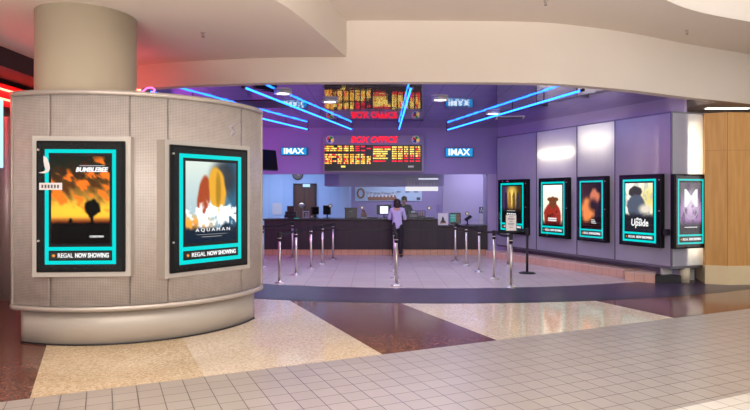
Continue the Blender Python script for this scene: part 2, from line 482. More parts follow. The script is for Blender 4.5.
# ------------------------------------------------------------------ MALL CEILING AND FASCIA
ZC, ZR, ZF, ZL = 4.02, 4.62, 3.61, 3.72
def catmull(P, k=8):
    out = []
    for i in range(len(P)-1):
        p0 = P[max(i-1,0)]; p1 = P[i]; p2 = P[i+1]; p3 = P[min(i+2,len(P)-1)]
        for j in range(k):
            t = j/k
            out.append(tuple(.5*((2*p1[q])+(-p0[q]+p2[q])*t+(2*p0[q]-5*p1[q]+4*p2[q]-p3[q])*t*t+(-p0[q]+3*p1[q]-3*p2[q]+p3[q])*t**3) for q in (0,1)))
    out.append(tuple(P[-1])); return out
fp = [(-8.5,12.6), (-6.2,11.3)] + [tuple(Z(px,py,ZF)[:2]) for px,py in ((140,88.5),(250,83.2),(347,82),(430,82),(510,82.6),(560,84),(630,90),(686,97),(750,104))] + [(9.6,13.2)]
FAS = catmull(fp)
def offset_line(P, d):
    out = []
    for i, p in enumerate(P):
        a = P[max(i-1,0)]; b = P[min(i+1,len(P)-1)]
        t = Vector((b[0]-a[0], b[1]-a[1])).normalized()
        out.append((p[0]-t.y*d, p[1]+t.x*d))
    return out
FIN = offset_line(FAS, .2)
mb = MB()
n = len(FAS)
for i in range(n-1):
    (a,b),(c,d) = (FAS[i],FAS[i+1]),(FIN[i],FIN[i+1])
    mb.poly(z3([a,b],ZF)+z3([b,a],ZR+.1)); mb.poly(z3([c,d],ZF)+z3([d,c],ZR+.1)); mb.poly(z3([a,c],ZF)+z3([d,b],ZF))
fascia = struct(mb.build('wall_fascia', M['ceil'], recalc=False))
RIM = catmull([(1.5,-2.5),(1.6,2.0),(2.0,4.5),(2.8,6.7)]+[tuple(Z(px,py,ZR)[:2]) for px,py in ((665,0),(750,22))]+[(9,10.7),(14,11.2)])
mb = MB().prism([(-14,-2.5)]+RIM+[(14,14.5),(-14,14.5)], ZR, ZR+.12)
ceil = struct(mb.build('ceiling', M['ceil']))
edge = [Z(347,57.5,ZC)[:2], Z(323.5,36.8,ZC)[:2], Z(300,16.7,ZC)[:2], Z(275,0,ZC)[:2], (-1.65,5.95), (-2.3,4.9), (-3.4,3.7), (-5.2,2.6), (-8,1.8)]
edge = catmull([tuple(e) for e in edge])
back = [p for p in FAS if p[0] < edge[0][0]-.02]
poly = edge + [(-14,1.6),(-14,13)] + [(p[0],p[1]+.05) for p in back]
mb = MB().prism(poly, ZC, ZR)
struct(mb.build('ceiling_slab_left', M['ceil'])).name = 'ceiling_left'
RIM2 = offset_line(RIM, .15); RIM0 = offset_line(RIM, -.012)
mb = MB()
for i in range(len(RIM)-1):
    a, b, c, d = RIM0[i], RIM0[i+1], RIM2[i+1], RIM2[i]
    mb.poly(z3([a,b],ZR+.001)+z3([b,a],6.6)); mb.poly(z3([d,c],ZR+.12)+z3([c,d],6.6)); mb.poly(z3([a,b,c,d],6.6))
struct(mb.build('wall_atrium', M['ceil'], recalc=False))

# sprinklers in the ceiling
def sprinkler(p, label):
    t = thing('fire_sprinkler', label, 'sprinkler', p, group='fire sprinklers in the cream ceiling')
    MB().lathe([(.035,0),(.035,-.008),(.012,-.012),(.010,-.035)], 16).build('escutcheon', M['chrome'], t)
    MB().tube((-.012,0,-.03),(-.014,0,-.06),.003,6).tube((.012,0,-.03),(.014,0,-.06),.003,6).lathe([(.004,-.062),(.022,-.063),(.022,-.067),(.004,-.068)],12).build('deflector', M['steel_dark'], t)
sprinkler(Z(203,32.5,ZC), 'fire sprinkler in the lower ceiling just right of the round column')
sprinkler(Z(687,30.5,ZR), 'fire sprinkler in the raised ceiling above the honey wood pillar')
sprinkler(Z(546,0.5,ZR)+Vector((0,.02,0)), 'fire sprinkler in the raised ceiling above the lobby opening')

# round column behind the kiosk
col = struct(MB().lathe([(.59,0),(.59,ZC)], 64, (-3.68,7.54,0)).build('column', M['column']))

# ------------------------------------------------------------------ KIOSK
KC, KR = (-3.47, 8.62), 1.86
def kang(px):
    p = ray_circle(px, KC, KR); return math.atan2(p[1]-KC[1], p[0]-KC[0])
aL, aR = kang(13), math.radians(-7)
kz0, kz1 = .42, 2.945
k = thing('poster_kiosk', 'grey curved perforated-metal poster kiosk wrapped in front of the round column', 'kiosk', (KC[0],KC[1],0))
O = (0,0,0)
seams = [aL, kang(50), kang(130), kang(168), kang(242), aR]
for i in range(5):
    MB().arc(O, KR-.05, KR, seams[i]+.0022, seams[i+1]-.0022, kz0+.05, kz1-.04, 24, uv=True).build('panel', M['perf'], k)
MB().arc(O, KR-.30, KR-.055, aL+.01, aR-.01, kz0+.02, kz1-.02, 48).build('core', M['ktrim'], k)
MB().arc(O, KR-.34, KR+.025, aL-.01, aR+.01, kz1-.04, kz1+.015, 64).build('top_trim', M['ktrim'], k)
MB().arc(O, KR-.34, KR+.03, aL-.01, aR+.01, kz0-.01, kz0+.045, 64).build('bottom_trim', M['ktrim'], k)
for a in (aL-.012, aR-.004): MB().arc(O, KR-.34, KR+.02, a, a+.016, kz0+.03, kz1, 1).build('end_trim', M['ktrim'], k)
MB().arc(O, KR-.42, KR-.085, aL+.01, aR-.02, 0, kz0, 64).build('base', M['kbase'], k)
MB().arc(O, KR-.42, KR-.075, aL+.01, aR-.02, 0, .018, 64).build('base_strip', M['dark'], k)
# scuffed remains of an old sticker near the top right
a = kang(231); mb = MB()
for i in range(9):
    aa = a+.02*math.sin(i*.9)+i*.004; zz = 2.52+i*.02
    mb.arc(O, KR, KR+.002, aa-.012-.006*(i%3), aa+.014+.006*((i+1)%2), zz, zz+.017, 2)
tag(mb.build('sticker_residue', M['paper_grey'], k), 'pale scuffed sticker residue')

# ------------------------------------------------------------------ POSTER CASES
def sm(a, b, x):
    t = max(0, min(1, (x-a)/(b-a))); return t*t*(3-2*t)
def mixc(a, b, t): return tuple(a[i]+(b[i]-a[i])*t for i in range(3))
def nz(x, y, s=1, z=0): return noise.fractal(Vector((x*s, y*s, z)), 1.0, 2.0, 4)
def blob(u, v, cx, cy, rx, ry, soft=.25):
    d = math.sqrt(((u-cx)/rx)**2+((v-cy)/ry)**2); return 1-sm(1-soft, 1+soft, d)

def art_sunset(u, v):
    c = mixc((24,30,24), (60,40,20), sm(0,.35,v))
    glow = sm(.2,.62,v); c = mixc(c, (215,160,60), glow)
    c = mixc(c, (250,190,50), blob(u,v,.55,.62,.8,.1,.8)*.8)
    w = nz(u*1.2+v*1.1, v*3.2-u*1.5, 2.2, 3)
    cl = sm(.0,.35,w)*(1-sm(.55,.7,v))*sm(.12,.3,v+.25*u)
    c = mixc(c, (240,112,30), cl); c = mixc(c, (70,30,16), sm(.05,.4,-w)*(1-sm(.4,.6,v))*.7)
    c = mixc(c, (120,48,18), sm(.68,.76,v)); g = sm(.745,.775,v+.02*nz(u,0,40,1)); c = mixc(c, (10,7,6), g)
    # a plain dark tree on the horizon
    if abs(u-.70) < .022 and .62 < v < .8: c = (10,8,6)
    c = mixc(c, (12,10,8), blob(u+.03*nz(u,v,9,2),v+.03*nz(u,v,11,7),.70,.60,.14,.10,.12))
    c = mixc(c, (12,10,8), blob(u,v,.33,.74,.03,.035,.2))
    return c
def art_sea(u, v):
    w0 = nz(u, v, 2.2, 12)
    c = mixc((196,206,196), (132,160,176), v)
    c = mixc(c, (40,84,110), sm(.5,.95,u+.2*nz(u,v,4)))
    c = mixc(c, (226,150,60), blob(u,v,.1,.78,.35,.1,.7))
    w = nz(u, v, 6, 2)
    c = mixc(c, (40,36,40), blob(u,v,.74,.2,.25,.22,.5)*.8)
    c = mixc(c, (150,64,34), blob(u+.05*w0+.15*(v-.4),v,.34,.42,.13,.25,.12))
    c = mixc(c, (206,150,44), blob(u+.05*w0-.12*(v-.4),v,.62,.36,.17,.30,.10))
    c = mixc(c, (120,90,20), blob(u,v,.63,.36+.06*w,.05,.2,.5)*.6)
    s = sm(.1,.5, nz(u,v,9,5)+.9*blob(u,v,.6,.66,.55,.14,.7)-.25)
    c = mixc(c, (238,240,240), s*sm(.4,.6,v)); c = mixc(c, (12,26,44), sm(.76,.86,v+.08*w)); return c
def art_gold(u, v):
    c = mixc((64,44,84), (70,48,22), sm(.1,.45,u)); c = mixc(c, (244,206,100), blob(u,v,.52,.3,.26,.3,.7))
    for cx, cc in ((.2,(40,26,54)),(.4,(140,96,40)),(.62,(90,60,30)),(.82,(34,40,60))):
        c = mixc(c, cc, blob(u+.02*nz(u,v,9),v,cx,.42,.08,.28,.12)*.85)
    return mixc(c, (16,13,14), sm(.56,.76,v))
def art_red(u, v):
    w = nz(u, v, 7, 4)
    c = mixc((248,244,232), (232,214,186), v)
    c = mixc(c, (150,46,34), blob(u+.04*w,v,.5,.80,.44,.36,.07)); c = mixc(c, (110,60,34), max(blob(u,v,.52,.44+.02*w,.19,.15,.1),blob(u,v,.36,.36,.13,.05,.15),blob(u,v,.68,.36,.13,.05,.15)))
    c = mixc(c, (90,28,24), sm(.1,.4,w)*blob(u,v,.5,.8,.4,.3,.3)); return mixc(c, (50,14,14), sm(.84,1,v)*.8)
def art_ember(u, v):
    w = nz(u, v, 4, 8)
    c = mixc((62,34,28), (20,14,18), u); c = mixc(c, (226,130,66), blob(u+.12*w,v,.30,.60,.34,.28,.3))
    c = mixc(c, (196,112,76), blob(u,v+.07*w,.70,.30,.26,.16,.3)); c = mixc(c, (30,16,14), blob(u,v,.62,.48,.2,.12,.8)); return mixc(c, (36,14,12), sm(.82,1,v))
def art_grey(u, v):
    w = nz(u, v, 6, 6)
    c = mixc((240,238,214), (210,196,120), blob(u,v,.85,.32,.3,.25,.8)); c = mixc(c, (170,170,166), sm(.0,.3,w)*.7)
    c = mixc(c, (54,50,52), blob(u+.05*w,v,.36,.18,.24,.12,.12)); c = mixc(c, (74,82,96), blob(u+.05*w,v,.40,.50,.33,.26,.1))
    c = mixc(c, (206,196,180), blob(u,v,.72,.55,.2,.1,.6)); c = mixc(c, (30,30,36), sm(.6,.72,v+.05*w)); return c
def art_violet(u, v):
    w = nz(u, v, 4, 9)
    c = mixc((92,84,92), (150,110,160), sm(.1,.6,v)); c = mixc(c, (220,206,222), blob(u,v,.5,.42,.3,.22,.9)*.8)
    c = mixc(c, (70,50,84), sm(.05,.4,w)*.6); return mixc(c, (30,22,34), sm(.72,.9,v))

def poster_case(name_label, loc, rz, w, h, fn, depth=.12, silver=False, sign=True, group=None, locks=True):
    t = thing('poster_case', name_label, 'poster case', loc, rz, group)
    if silver:
        b = .055
        mb = MB(); W2, H2 = w+2*b, h+2*b
        mb.box(-W2/2,-depth,-b,W2/2,.1,h+b)
        mb.build('surround', M['silver'], t)
        y0 = -depth-.025
    else: y0 = -depth
    MB().box(-w/2,y0,0,w/2,0 if not silver else -depth+.01,h).bevel(.006,1).build('frame', M['black'], t)
    yf = y0-.002
    tx0, tx1 = -w/2+.10*w, w/2-.10*w; tz1, tz0 = h*.935, h*.06
    tw = .042*w; dz = h*.165
    mb = MB()
    for (a,b_,c,d) in ((tx0,tz0,tx1,tz0+tw),(tx0,tz1-tw,tx1,tz1),(tx0,tz0,tx0+tw,tz1),(tx1-tw,tz0,tx1,tz1),(tx0,dz,tx1,dz+tw)):
        mb.box(a,yf-.003,b_,c,yf,d)
    tag(mb.build('light_border', M['teal'], t), 'glowing teal border')
    pw, ph = (tx1-tx0)-2*tw-.06*w, (tz1-dz)-2*tw-.05*h
    pz = (dz+tw+tz1-tw)/2
    p = painted('poster', pw, ph, 56, 84, fn, M['art'], t, (0,yf-.003,pz))
    sp = MB().box(tx0+tw*1.4,yf-.004,tz0+tw*1.4,tx1-tw*1.4,yf,dz-tw*.4).build('sign_panel', M['panel_dark'], t)
    zc = (tz0+tw+dz)/2
    lettering('lettering', 'REGAL', .048*h, M['ink'], sp, (-.17*w, yf-.006, zc), .17*w, bold=.0006)
    lettering('lettering', 'NOW SHOWING', .048*h, M['ink'], sp, (.13*w, yf-.006, zc), .38*w, bold=.0022)
    mb = MB()
    for i in range(6):
        a_ = PI/3*i; mb.tube((-.30*w,yf-.005,zc),(-.30*w+.012*h*math.cos(a_),yf-.005,zc+.012*h*math.sin(a_)),.003*h,6)
    mb.build('emblem', M['ink_orange'], sp)
    MB().box(-w/2+.03,yf-.014,.03,w/2-.03,yf-.011,h-.03).build('glass_cover', M['case_glass'], t)
    if locks:
        for zz in (h*.24,h*.93) if silver else (h*.5,h*.92):
            MB().tube((w/2-.025 if not silver else -w/2+.03,yf-.02,zz),(w/2-.025 if not silver else -w/2+.03,yf,zz),.012,12).build('lock', M['chrome'], t)
    return t, yf, pw, ph, pz

def kiosk_case(pxl, pxr, pyt, pyb, label, fn, ol=.15, orr=.15):
    a = ray_circle(pxl, KC, KR+ol); b = ray_circle(pxr, KC, KR+orr)
    A, B = Vector(a), Vector(b); w = (B-A).length; rz = math.atan2(B.y-A.y, B.x-A.x)
    c = (A+B)/2; nrm = Vector((math.sin(rz), -math.cos(rz)))
    d = c.y; z1 = H+(HZ-pyt)/F*d; z0 = H+(HZ-pyb)/F*d
    c = c - nrm*.145
    return poster_case(label, (c.x,c.y,z0+.055), rz, w-.11, z1-z0-.11, fn, silver=True)
t, yf, pw, ph, pz = kiosk_case(31, 129.8, 136, 277, 'large lit poster case with orange sunset picture, on the curved kiosk', art_sunset)
w_ = pw/.715
ps = [c for c in t.children if c.name.startswith('poster')][0]
lettering('lettering', 'BUMBLEBEE', .07, M['ink'], ps, (pw*.19,-.004,ph*.345), pw*.56, shear=.25, bold=.003)
MB().box(-pw*.02,-.004,ph*.388,pw*.42,-.003,ph*.396).build('tagline', M['ink_dim'], ps)
lettering('lettering', 'CHRISTMAS', .03, M['ink'], ps, (pw*.28,-.004,-ph*.42), pw*.24, bold=.001)
# two decals on the glass
mb = MB(); P = [(-.03,.17),(.02,.13),(.05,.05),(.06,-.02),(.04,-.06),(-.02,-.085),(-.1,-.075),(-.03,-.055),(.005,-.03),(-.02,.02),(-.03,.09)]
mb.poly([(x*.8,0,z*.8) for x,z in P]); f = mb.build('decal', M['paper'], t, (-pw*.585,yf-.016,pz+ph*.37))
tag(f, 'white wing shaped decal')
mb = MB(); mb.box(-.125,-.001,-.04,.125,0,.04).bevel(.0004,1); d2 = mb.build('decal', M['paper'], t, (-pw*.50,yf-.016,pz+ph*.155)); tag(d2, 'white oblong decal')
mb = MB()
for i in range(6): mb.box(-.1+i*.034,-.002,-.02,-.1+i*.034+.02,-.001,.018)
mb.build('print', M['steel_dark'], d2)
t, yf, pw, ph, pz = kiosk_case(166.5, 251, 143, 273.3, 'large lit poster case with gold and sea-blue picture, at right of the kiosk', art_sea, .18, .10)
ps = [c for c in t.children if c.name.startswith('poster')][0]
lettering('lettering', 'A Q U A M A N', .06, M['ink'], ps, (.02,-.004,-ph*.345), pw*.68)
MB().box(-pw*.2,-.004,-ph*.432,pw*.2,-.003,-ph*.426).build('tagline', M['ink_dim'], ps)
MB().box(-pw*.3,-.004,-ph*.402,pw*.3,-.003,-ph*.398).build('rule', M['ink_dim'], ps)

# ------------------------------------------------------------------ LIGHTBOX WALL AT RIGHT
A_, B_ = (5.80, 11.55), (3.46, 16.75)
E_ = ray_line(707, (5.80,11.55), (6.68,11.87))
T_, Bz = 3.38, .33
dAB = Vector((B_[0]-A_[0], B_[1]-A_[1])).normalized()
nIn = Vector((-dAB.y, dAB.x))            # towards the lobby
if nIn.x > 0: nIn = -nIn
RZ = math.atan2(-dAB.y, -dAB.x)
def wl(s, o=0): return (A_[0]+dAB.x*s-nIn.x*o, A_[1]+dAB.y*s-nIn.y*o)   # s along the wall from the near end, o behind the face
Lw = (Vector(B_)-Vector(A_)).length
cuts = []
for px in (671, 615, 577, 536.5, 497):
    p = ray_line(px, A_, B_); cuts.append((Vector(p)-Vector(A_)).length)
cuts[0] = 0; cuts[-1] = Lw
wr = bpy.data.objects.new('wall_right', None); COL.objects.link(wr); struct(wr)
for i in range(4):
    a, b = wl(cuts[i]+.015), wl(cuts[i+1]-.015)
    MB().poly([(a[0],a[1],Bz+.02),(a[0],a[1],T_-.02),(b[0],b[1],T_-.02),(b[0],b[1],Bz+.02)]).build('panel', M['frost'], wr)
def wbox(s0, s1, o0, o1, z0, z1, mb): return mb.prism([wl(s0,o0),wl(s1,o0),wl(s1,o1),wl(s0,o1)], z0, z1)
for s in cuts: wbox(max(0,s-.016), min(Lw,s+.016), -.006, .36, Bz, T_, MB()).build('seam_rail', M['alu'], wr)
wbox(0, Lw, -.004, .36, Bz-.03, Bz+.02, MB()).build('bottom_rail', M['alu'], wr)
wbox(0, Lw, -.004, .05, T_-.02, T_+.01, MB()).build('top_rail', M['alu'], wr)
wbox(0, Lw+1.2, .36, .44, 0, ZL, MB()).build('back_board', M['lilac'], wr)
# end face towards the mall
dE = (Vector(E_)-Vector(A_)); LE = dE.length; dE.normalize(); nE = Vector((dE.y, -dE.x)); RZE = math.atan2(dE.y, dE.x)
def we(s, o=0): return (A_[0]+dE.x*s-nE.x*o, A_[1]+dE.y*s-nE.y*o)
a, b = we(.03), we(LE-.03)
MB().poly([(a[0],a[1],Bz+.02),(a[0],a[1],T_-.02),(b[0],b[1],T_-.02),(b[0],b[1],Bz+.02)]).build('panel', M['frost'], wr)
for s in (0, LE): MB().prism([we(max(0,s-.03),-.006),we(min(LE,s+.03),-.006),we(min(LE,s+.03),.3),we(max(0,s-.03),.3)], Bz, T_).build('seam_rail', M['alu'], wr)
MB().prism([we(0,-.004),we(LE,-.004),we(LE,.3),we(0,.3)], Bz-.03, Bz+.02).build('bottom_rail', M['alu'], wr)
MB().prism([we(0,-.004),we(LE,-.004),we(LE,.05),we(0,.05)], T_-.02, T_+.01).build('top_rail', M['alu'], wr)
MB().prism([we(.1,.3),we(LE,.3),we(LE,.36),we(.1,.36)], 0, T_).build('back_board', M['white'], wr)
# lamps inside the lightbox
def lamp_tube(p0, p1, r, label, m):
    t = tag(MB().tube(p0, p1, r, 10).build('fluorescent_tube', M['tube_'+m]), label, 'lamp', 'lamps glowing inside the lightbox wall')
    return t
def zw(px, py, dd): return H+(HZ-py)/F*dd
p2a, p2b = wl(cuts[3]-.12,.07), wl(cuts[2]+.12,.07)
lamp_tube((*p2a,2.78),(*p2b,2.78),.022,'lamp glowing as a bright bar behind the second frosted panel', 'bar')
p3a, p3b = wl(cuts[2]-.1,.28), wl(cuts[1]+.1,.28)
lamp_tube((*p3a,3.0),(*p3b,3.0),.022,'lamp glowing softly behind the third frosted panel', 'soft')
p4 = wl(.12,.08)
lamp_tube((*p4,.7),(*p4,3.0),.012,'upright lamp glowing at the near edge of the long lightbox', 'edge')
p5 = we(.52,.24)
lamp_tube((*p5,.6),(*p5,3.1),.014,'upright lamp glowing behind the end panel facing the mall', 'end')

arts = [art_grey, art_ember, art_red, art_gold]
labs = ['lit poster case with black and cream picture, nearest on the lightbox wall', 'lit poster case with dark orange ember picture on the lightbox wall',
        'lit poster case with white and deep red picture, under the bright bar of light', 'lit poster case with dark gold picture, farthest in, behind the paper sign']
for i, (pl, pr) in enumerate(((619,660.5),(577,606),(538.5,567.5),(498,526.5))):
    o = -.12
    a = ray_line(pl, wl(0,o), wl(Lw,o)); b = ray_line(pr, wl(0,o), wl(Lw,o))
    w = (Vector(a)-Vector(b)).length; c = (Vector(a)+Vector(b))/2 - nIn*.12
    t, yf, pw, ph, pz = poster_case(labs[i], (c.x,c.y,.70), RZ, w, 1.47, arts[i], group='poster cases along the lightbox wall')
    ps = [q for q in t.children if q.name.startswith('poster')][0]
    if i == 0:
        lettering('lettering', 'the', .08, M['ink'], ps, (.0,-.004,-ph*.26), pw*.2, bold=.002)
        lettering('lettering', 'Upside', .2, M['ink'], ps, (.02,-.004,-ph*.34), pw*.62, bold=.004, shear=.1)
    elif i == 1:
        for q in range(3): MB().box(pw*.02,-.004,-ph*(.33+q*.035),pw*(.2+.04*q),-.003,-ph*(.315+q*.035)).build('title_line', M['ink'], ps)
    elif i == 2:
        for q in range(2): MB().box(-pw*.22,-.004,-ph*(.36+q*.05),pw*.22,-.003,-ph*(.325+q*.05)).build('title_line', M['ink'], ps)
    else:
        MB().box(-pw*.25,-.004,-ph*.20,pw*.2,-.003,-ph*.185).build('title_line', M['ink_dim'], ps)
        for q in range(5): MB().box(-pw*.25+q*pw*.1,-.004,-ph*.30,-pw*.25+q*pw*.1+pw*.07,-.003,-ph*.26).build('title_line', M['ink'], ps)
o = -.10
a = ray_line(674.5, we(0,o), we(LE,o)); b = ray_line(706.5, we(0,o), we(LE,o))
w = (Vector(a)-Vector(b)).length; c = (Vector(a)+Vector(b))/2 - nE*.10
t, yf, pw, ph, pz = poster_case('lit poster case with violet picture on the end panel beside the wood pillar', (c.x,c.y,.70), RZE, w, 1.46, art_violet, depth=.10, group='poster cases along the lightbox wall')
ps = [q for q in t.children if q.name.startswith('poster')][0]
lettering('lettering', 'M', .5, M['ink'], ps, (0,-.004,ph*.17), pw*.62, bold=.002)
mb = MB()
for i in range(12):
    a0_ = PI+PI*i/12; a1_ = PI+PI*(i+1)/12
    mb.tube((pw*.34*math.cos(a0_),-.004,ph*.22*math.sin(a0_)),(pw*.34*math.cos(a1_),-.004,ph*.22*math.sin(a1_)),.008,6)
mb.build('emblem', M['ink_dim'], ps)
MB().box(-pw*.3,-.004,-ph*.40,pw*.3,-.003,-ph*.385).build('title_line', M['ink'], ps)
# speaker-like black latch box on the corner
p = we(.01,-.05); tag(MB().box(-.05,-.05,-.06,.05,.05,.06).bevel(.01).build('corner_box', M['dark'], None, (*ray_line(666.5, wl(0,-.05), wl(Lw,-.05)), 1.02), (0,0,RZ)), 'small black box fixed at the corner of the lightbox wall', 'box')

# tiled ledge below it
l0, l1, l2, l3 = G(497,259), G(624,278.3), G(624.8,280.6), G(655,283.6)
far = ext(l1, l0, 0, 1.12)[1]
led = bpy.data.objects.new('trim_1', None); COL.objects.link(led); struct(led)
def slab(pts, m1, m2, nm):
    pts2 = pts
    mb = MB().mat(m1).prism(pts2, 0, .17); o = mb.build(nm, m1, led)
    mb = MB().prism(pts2, .17, .185); mb.build('ledge_cap', m2, led)
ang_l = math.atan2(l1[1]-l0[1], l1[0]-l0[0]); ang_b = math.atan2(l3[1]-l2[1], l3[0]-l2[0])
m1 = tiles('ledge_tile', rgb(206,164,146), rgb(198,156,140), rgb(164,130,120), .19, ang_l, rough=.35, mortar=.005, origin=l0, axes='XZ')
m2 = tiles('ledge_block_tile', rgb(206,164,146), rgb(198,156,140), rgb(164,130,120), .19, ang_b, rough=.35, mortar=.005, origin=l2, axes='XZ')
slab([far, l1, (l1[0]-nIn.x*.55, l1[1]-nIn.y*.55), (far[0]-nIn.x*.55, far[1]-nIn.y*.55)], m1, M['pink_top'], 'ledge_front')
slab([l2, l3, (l3[0]+.25, l3[1]+.45), (l2[0]+.5, l2[1]+.25)], m2, M['pink_top'], 'ledge_block')
q0, q1 = G(655.5,283.4), G(681,283.6)
struct(MB().prism([q0,q1,(q1[0]+.1,q1[1]+.3),(q0[0]+.1,q0[1]+.3)],0,.15).build('baseboard_right', M['dark']))
pp = G(687,283.5); struct(MB().lathe([(.1,0),(.1,Bz-.03)],32,(pp[0],pp[1]+.1,0)).build('column_short', M['column'])).name = 'column'

# ------------------------------------------------------------------ WOOD PILLAR
wc = (6.86, 11.46); wL = (6.70, 11.95); 
w0 = (wc[0]-.52, wc[1]+.17)
pill = bpy.data.objects.new('wall_wood', None); COL.objects.link(pill); struct(pill)
pts = [(6.50,11.62), wc, (7.62,11.52), (9.2,11.75), (9.2,12.4), (6.75,12.4)]
MB().prism(pts, .0, .37).build('base_tile', M['cream_tile'], pill)
ins = [(6.51,11.64), (wc[0],wc[1]+.02), (7.62,11.54), (9.2,11.77), (9.19,12.39), (6.76,12.39)]
MB().prism(ins, .37, 3.36).build('panelling', M['wood'], pill)
for zz in (2.62,): MB().prism([(p[0],p[1]-.002) for p in ins], zz, zz+.006).build('joint', M['wood_line'], pill)
for i in (1, 2):
    MB().prism([(ins[i][0]-.004,ins[i][1]-.003),(ins[i][0]+.004,ins[i][1]-.003),(ins[i][0]+.004,ins[i][1]+.02),(ins[i][0]-.004,ins[i][1]+.02)], .37, 3.36).build('joint', M['wood_line'], pill)
struct(MB().box(6.4,13.6,0,14,13.8,ZR).build('wall_service', M['ceil']))
struct(MB().box(9.2,11.75,0,14,12.4,ZR).build('wall_far', M['ceil'])).name = 'wall_shop'
# soffit over the end of the lightbox wall
i0 = min(range(len(FIN)), key=lambda i: abs(FIN[i][0]-6.8))
sof = [FIN[i] for i in range(i0, len(FIN))] + [(9.6,13.0),(8.3,12.9),(6.35,12.95)]
struct(MB().prism([(p[0],p[1]-.04) if j < len(FIN)-i0 else p for j,p in enumerate(sof)], ZF+.005, ZL+.06).build('ceiling_soffit', M['ceil']))
tag(MB().box(7.1,12.6,ZF-.02,8.0,12.7,ZF+.004).build('strip_light', M['cove']), 'white strip light in the soffit above the wood pillar', 'light')

# ------------------------------------------------------------------ LOBBY SHELL
YB = 17.3
lob = [p for p in FIN if -6.8 < p[0] < 7.2]
mb = MB().prism([(p[0],p[1]-.02) for p in lob]+[(6.9,13.6),(4.6,YB+.3),(-4.2,YB+.3),(-7.0,12.0)], ZL, ZL+.08)
struct(mb.build('ceiling_lobby', M['mirror']))
ZB = W(0,174,YB).z
struct(MB().box(-4.2,YB,ZB,W(497,0,YB).x+.1,YB+.25,ZL+.02).build('wall_bulkhead', M['purple']))
xr = W(487.5,0,YB).x
struct(MB().box(xr,YB-.02,0,xr+.45,YB+.25,ZB).build('wall_pier', M['lilac']))
# left wall of the lobby
struct(MB().prism([(-3.42,YB+.3),(-3.55,YB+.3),(-7.1,11.6),(-6.95,11.55)],0,ZL+.02).build('wall_left', M['purple']))
# rooms behind the counter
ZBK = 2.9
struct(MB().box(-4.6,20.6,0,-1.0,20.75,ZBK).build('wall_office', M['blue_wall']))
struct(MB().box(-1.0,20.6,0,-.9,22.6,ZBK).build('wall_return', M['blue_wall']))
struct(MB().box(-1.2,22.5,0,4.6,22.65,ZBK).build('wall_back', M['purple']))
struct(MB().box(-4.7,17.55,0,-4.55,20.75,ZBK).build('wall_side', M['blue_wall']))
struct(MB().box(W(443,0,19.2).x,19.2,0,4.7,19.3,ZBK).build('wall_booth', M['lilac']))
struct(MB().box(4.6,17.4,0,4.7,22.6,ZBK).build('wall_end', M['lilac']))
struct(MB().box(-4.7,17.5,ZBK,4.7,22.7,ZBK+.1).build('ceiling_office', M['white']))
struct(MB().box(W(324.5,0,18.4).x,18.4,W(0,186,18.4).z,W(444,0,18.4).x,19.9,ZBK).build('ceiling_drop', M['purple']))
# door and what hangs on the office wall
dx0, dx1 = W(293.5,0,20.6).x, W(316.5,0,20.6).x; dzt = W(0,183.5,20.6).z
d = bpy.data.objects.new('door_1', None); COL.objects.link(d); struct(d)
MB().box(dx0+.05,20.55,0,dx1-.05,20.6,dzt-.05).bevel(.004,1).build('leaf', M['door'], d)
mb = MB().box(dx0,20.53,0,dx0+.06,20.6,dzt).box(dx1-.06,20.53,0,dx1,20.6,dzt).box(dx0,20.53,dzt-.06,dx1,20.6,dzt); mb.build('door_frame', M['dark'], d)
MB().box((dx0+dx1)/2-.01,20.54,.0,(dx0+dx1)/2+.01,20.56,dzt-.06).build('meeting_stile', M['dark'], d)
MB().tube((dx1-.16,20.5,1.0),(dx1-.16,20.56,1.0),.03,12).build('knob', M['chrome'], d)
e0, e1 = W(303,0,20.5).x, W(310,0,20.5).x
tag(MB().box(e0,20.46,W(0,187,20.5).z,e1,20.52,W(0,184,20.5).z).bevel(.005,1).build('door_sign', M['blue_sign']), 'small pale lit sign at the top of the brown office door', 'sign')
ck = W(297.5,174.5,20.5); ck.y = 20.6
t = thing('wall_clock', 'round dark wall clock above the brown office door', 'clock', ck)
MB().tube((0,-.05,0),(0,0,0),.19,32).build('case', M['dark'], t)
MB().tube((0,-.055,0),(0,-.049,0),.155,32).build('face', M['steel_dark'], t)
mb = MB().tube((0,-.058,0),(-.02,-.058,.11),.006,6).tube((0,-.058,0),(.07,-.058,-.03),.008,6); mb.build('hand', M['white'], t)
nt0 = W(272,206,20.5)
tag(MB().box(-.16,-.01,-.2,.16,0,.2).build('notice', M['paper_grey'], None, (nt0.x+.16,20.59,W(0,209,20.5).z)), 'grey paper notice on the blue office wall at far left', 'notice')

# ------------------------------------------------------------------ TICKET COUNTER
YC = 17.12
cx0, cx1, cx2 = W(264,0,YC).x, W(438,0,YC).x, W(487.3,0,YC).x
zt, zlo = 1.06, .87
k = thing('ticket_counter', 'long dark ticket counter with tiled foot, lower at its right end', 'counter', ((cx0+cx2)/2, YC, 0))
ox = (cx0+cx2)/2
MB().box(cx0-ox,.03,.17,cx1-ox,.78,zt-.05).build('body', M['counter'], k)
MB().box(cx1-ox,.03,.17,cx2-ox,.78,zlo-.05).build('body', M['counter'], k)
MB().box(cx0-ox-.03,-.02,zt-.05,cx1-ox,.82,zt).bevel(.008,1).build('counter_top', M['counter_top'], k)
MB().box(cx1-ox,-.02,zlo-.05,cx2-ox,.82,zlo).bevel(.008,1).build('counter_top', M['counter_top'], k)
MB().box(cx0-ox,.05,0,cx2-ox,.76,.17).build('foot', M['kick_tile'], k)
mb = MB()
for q in (.72,): mb.box(cx0-ox,.018,q,cx2-ox,.03,q+.03)
mb.build('rail', M['counter_top'], k)
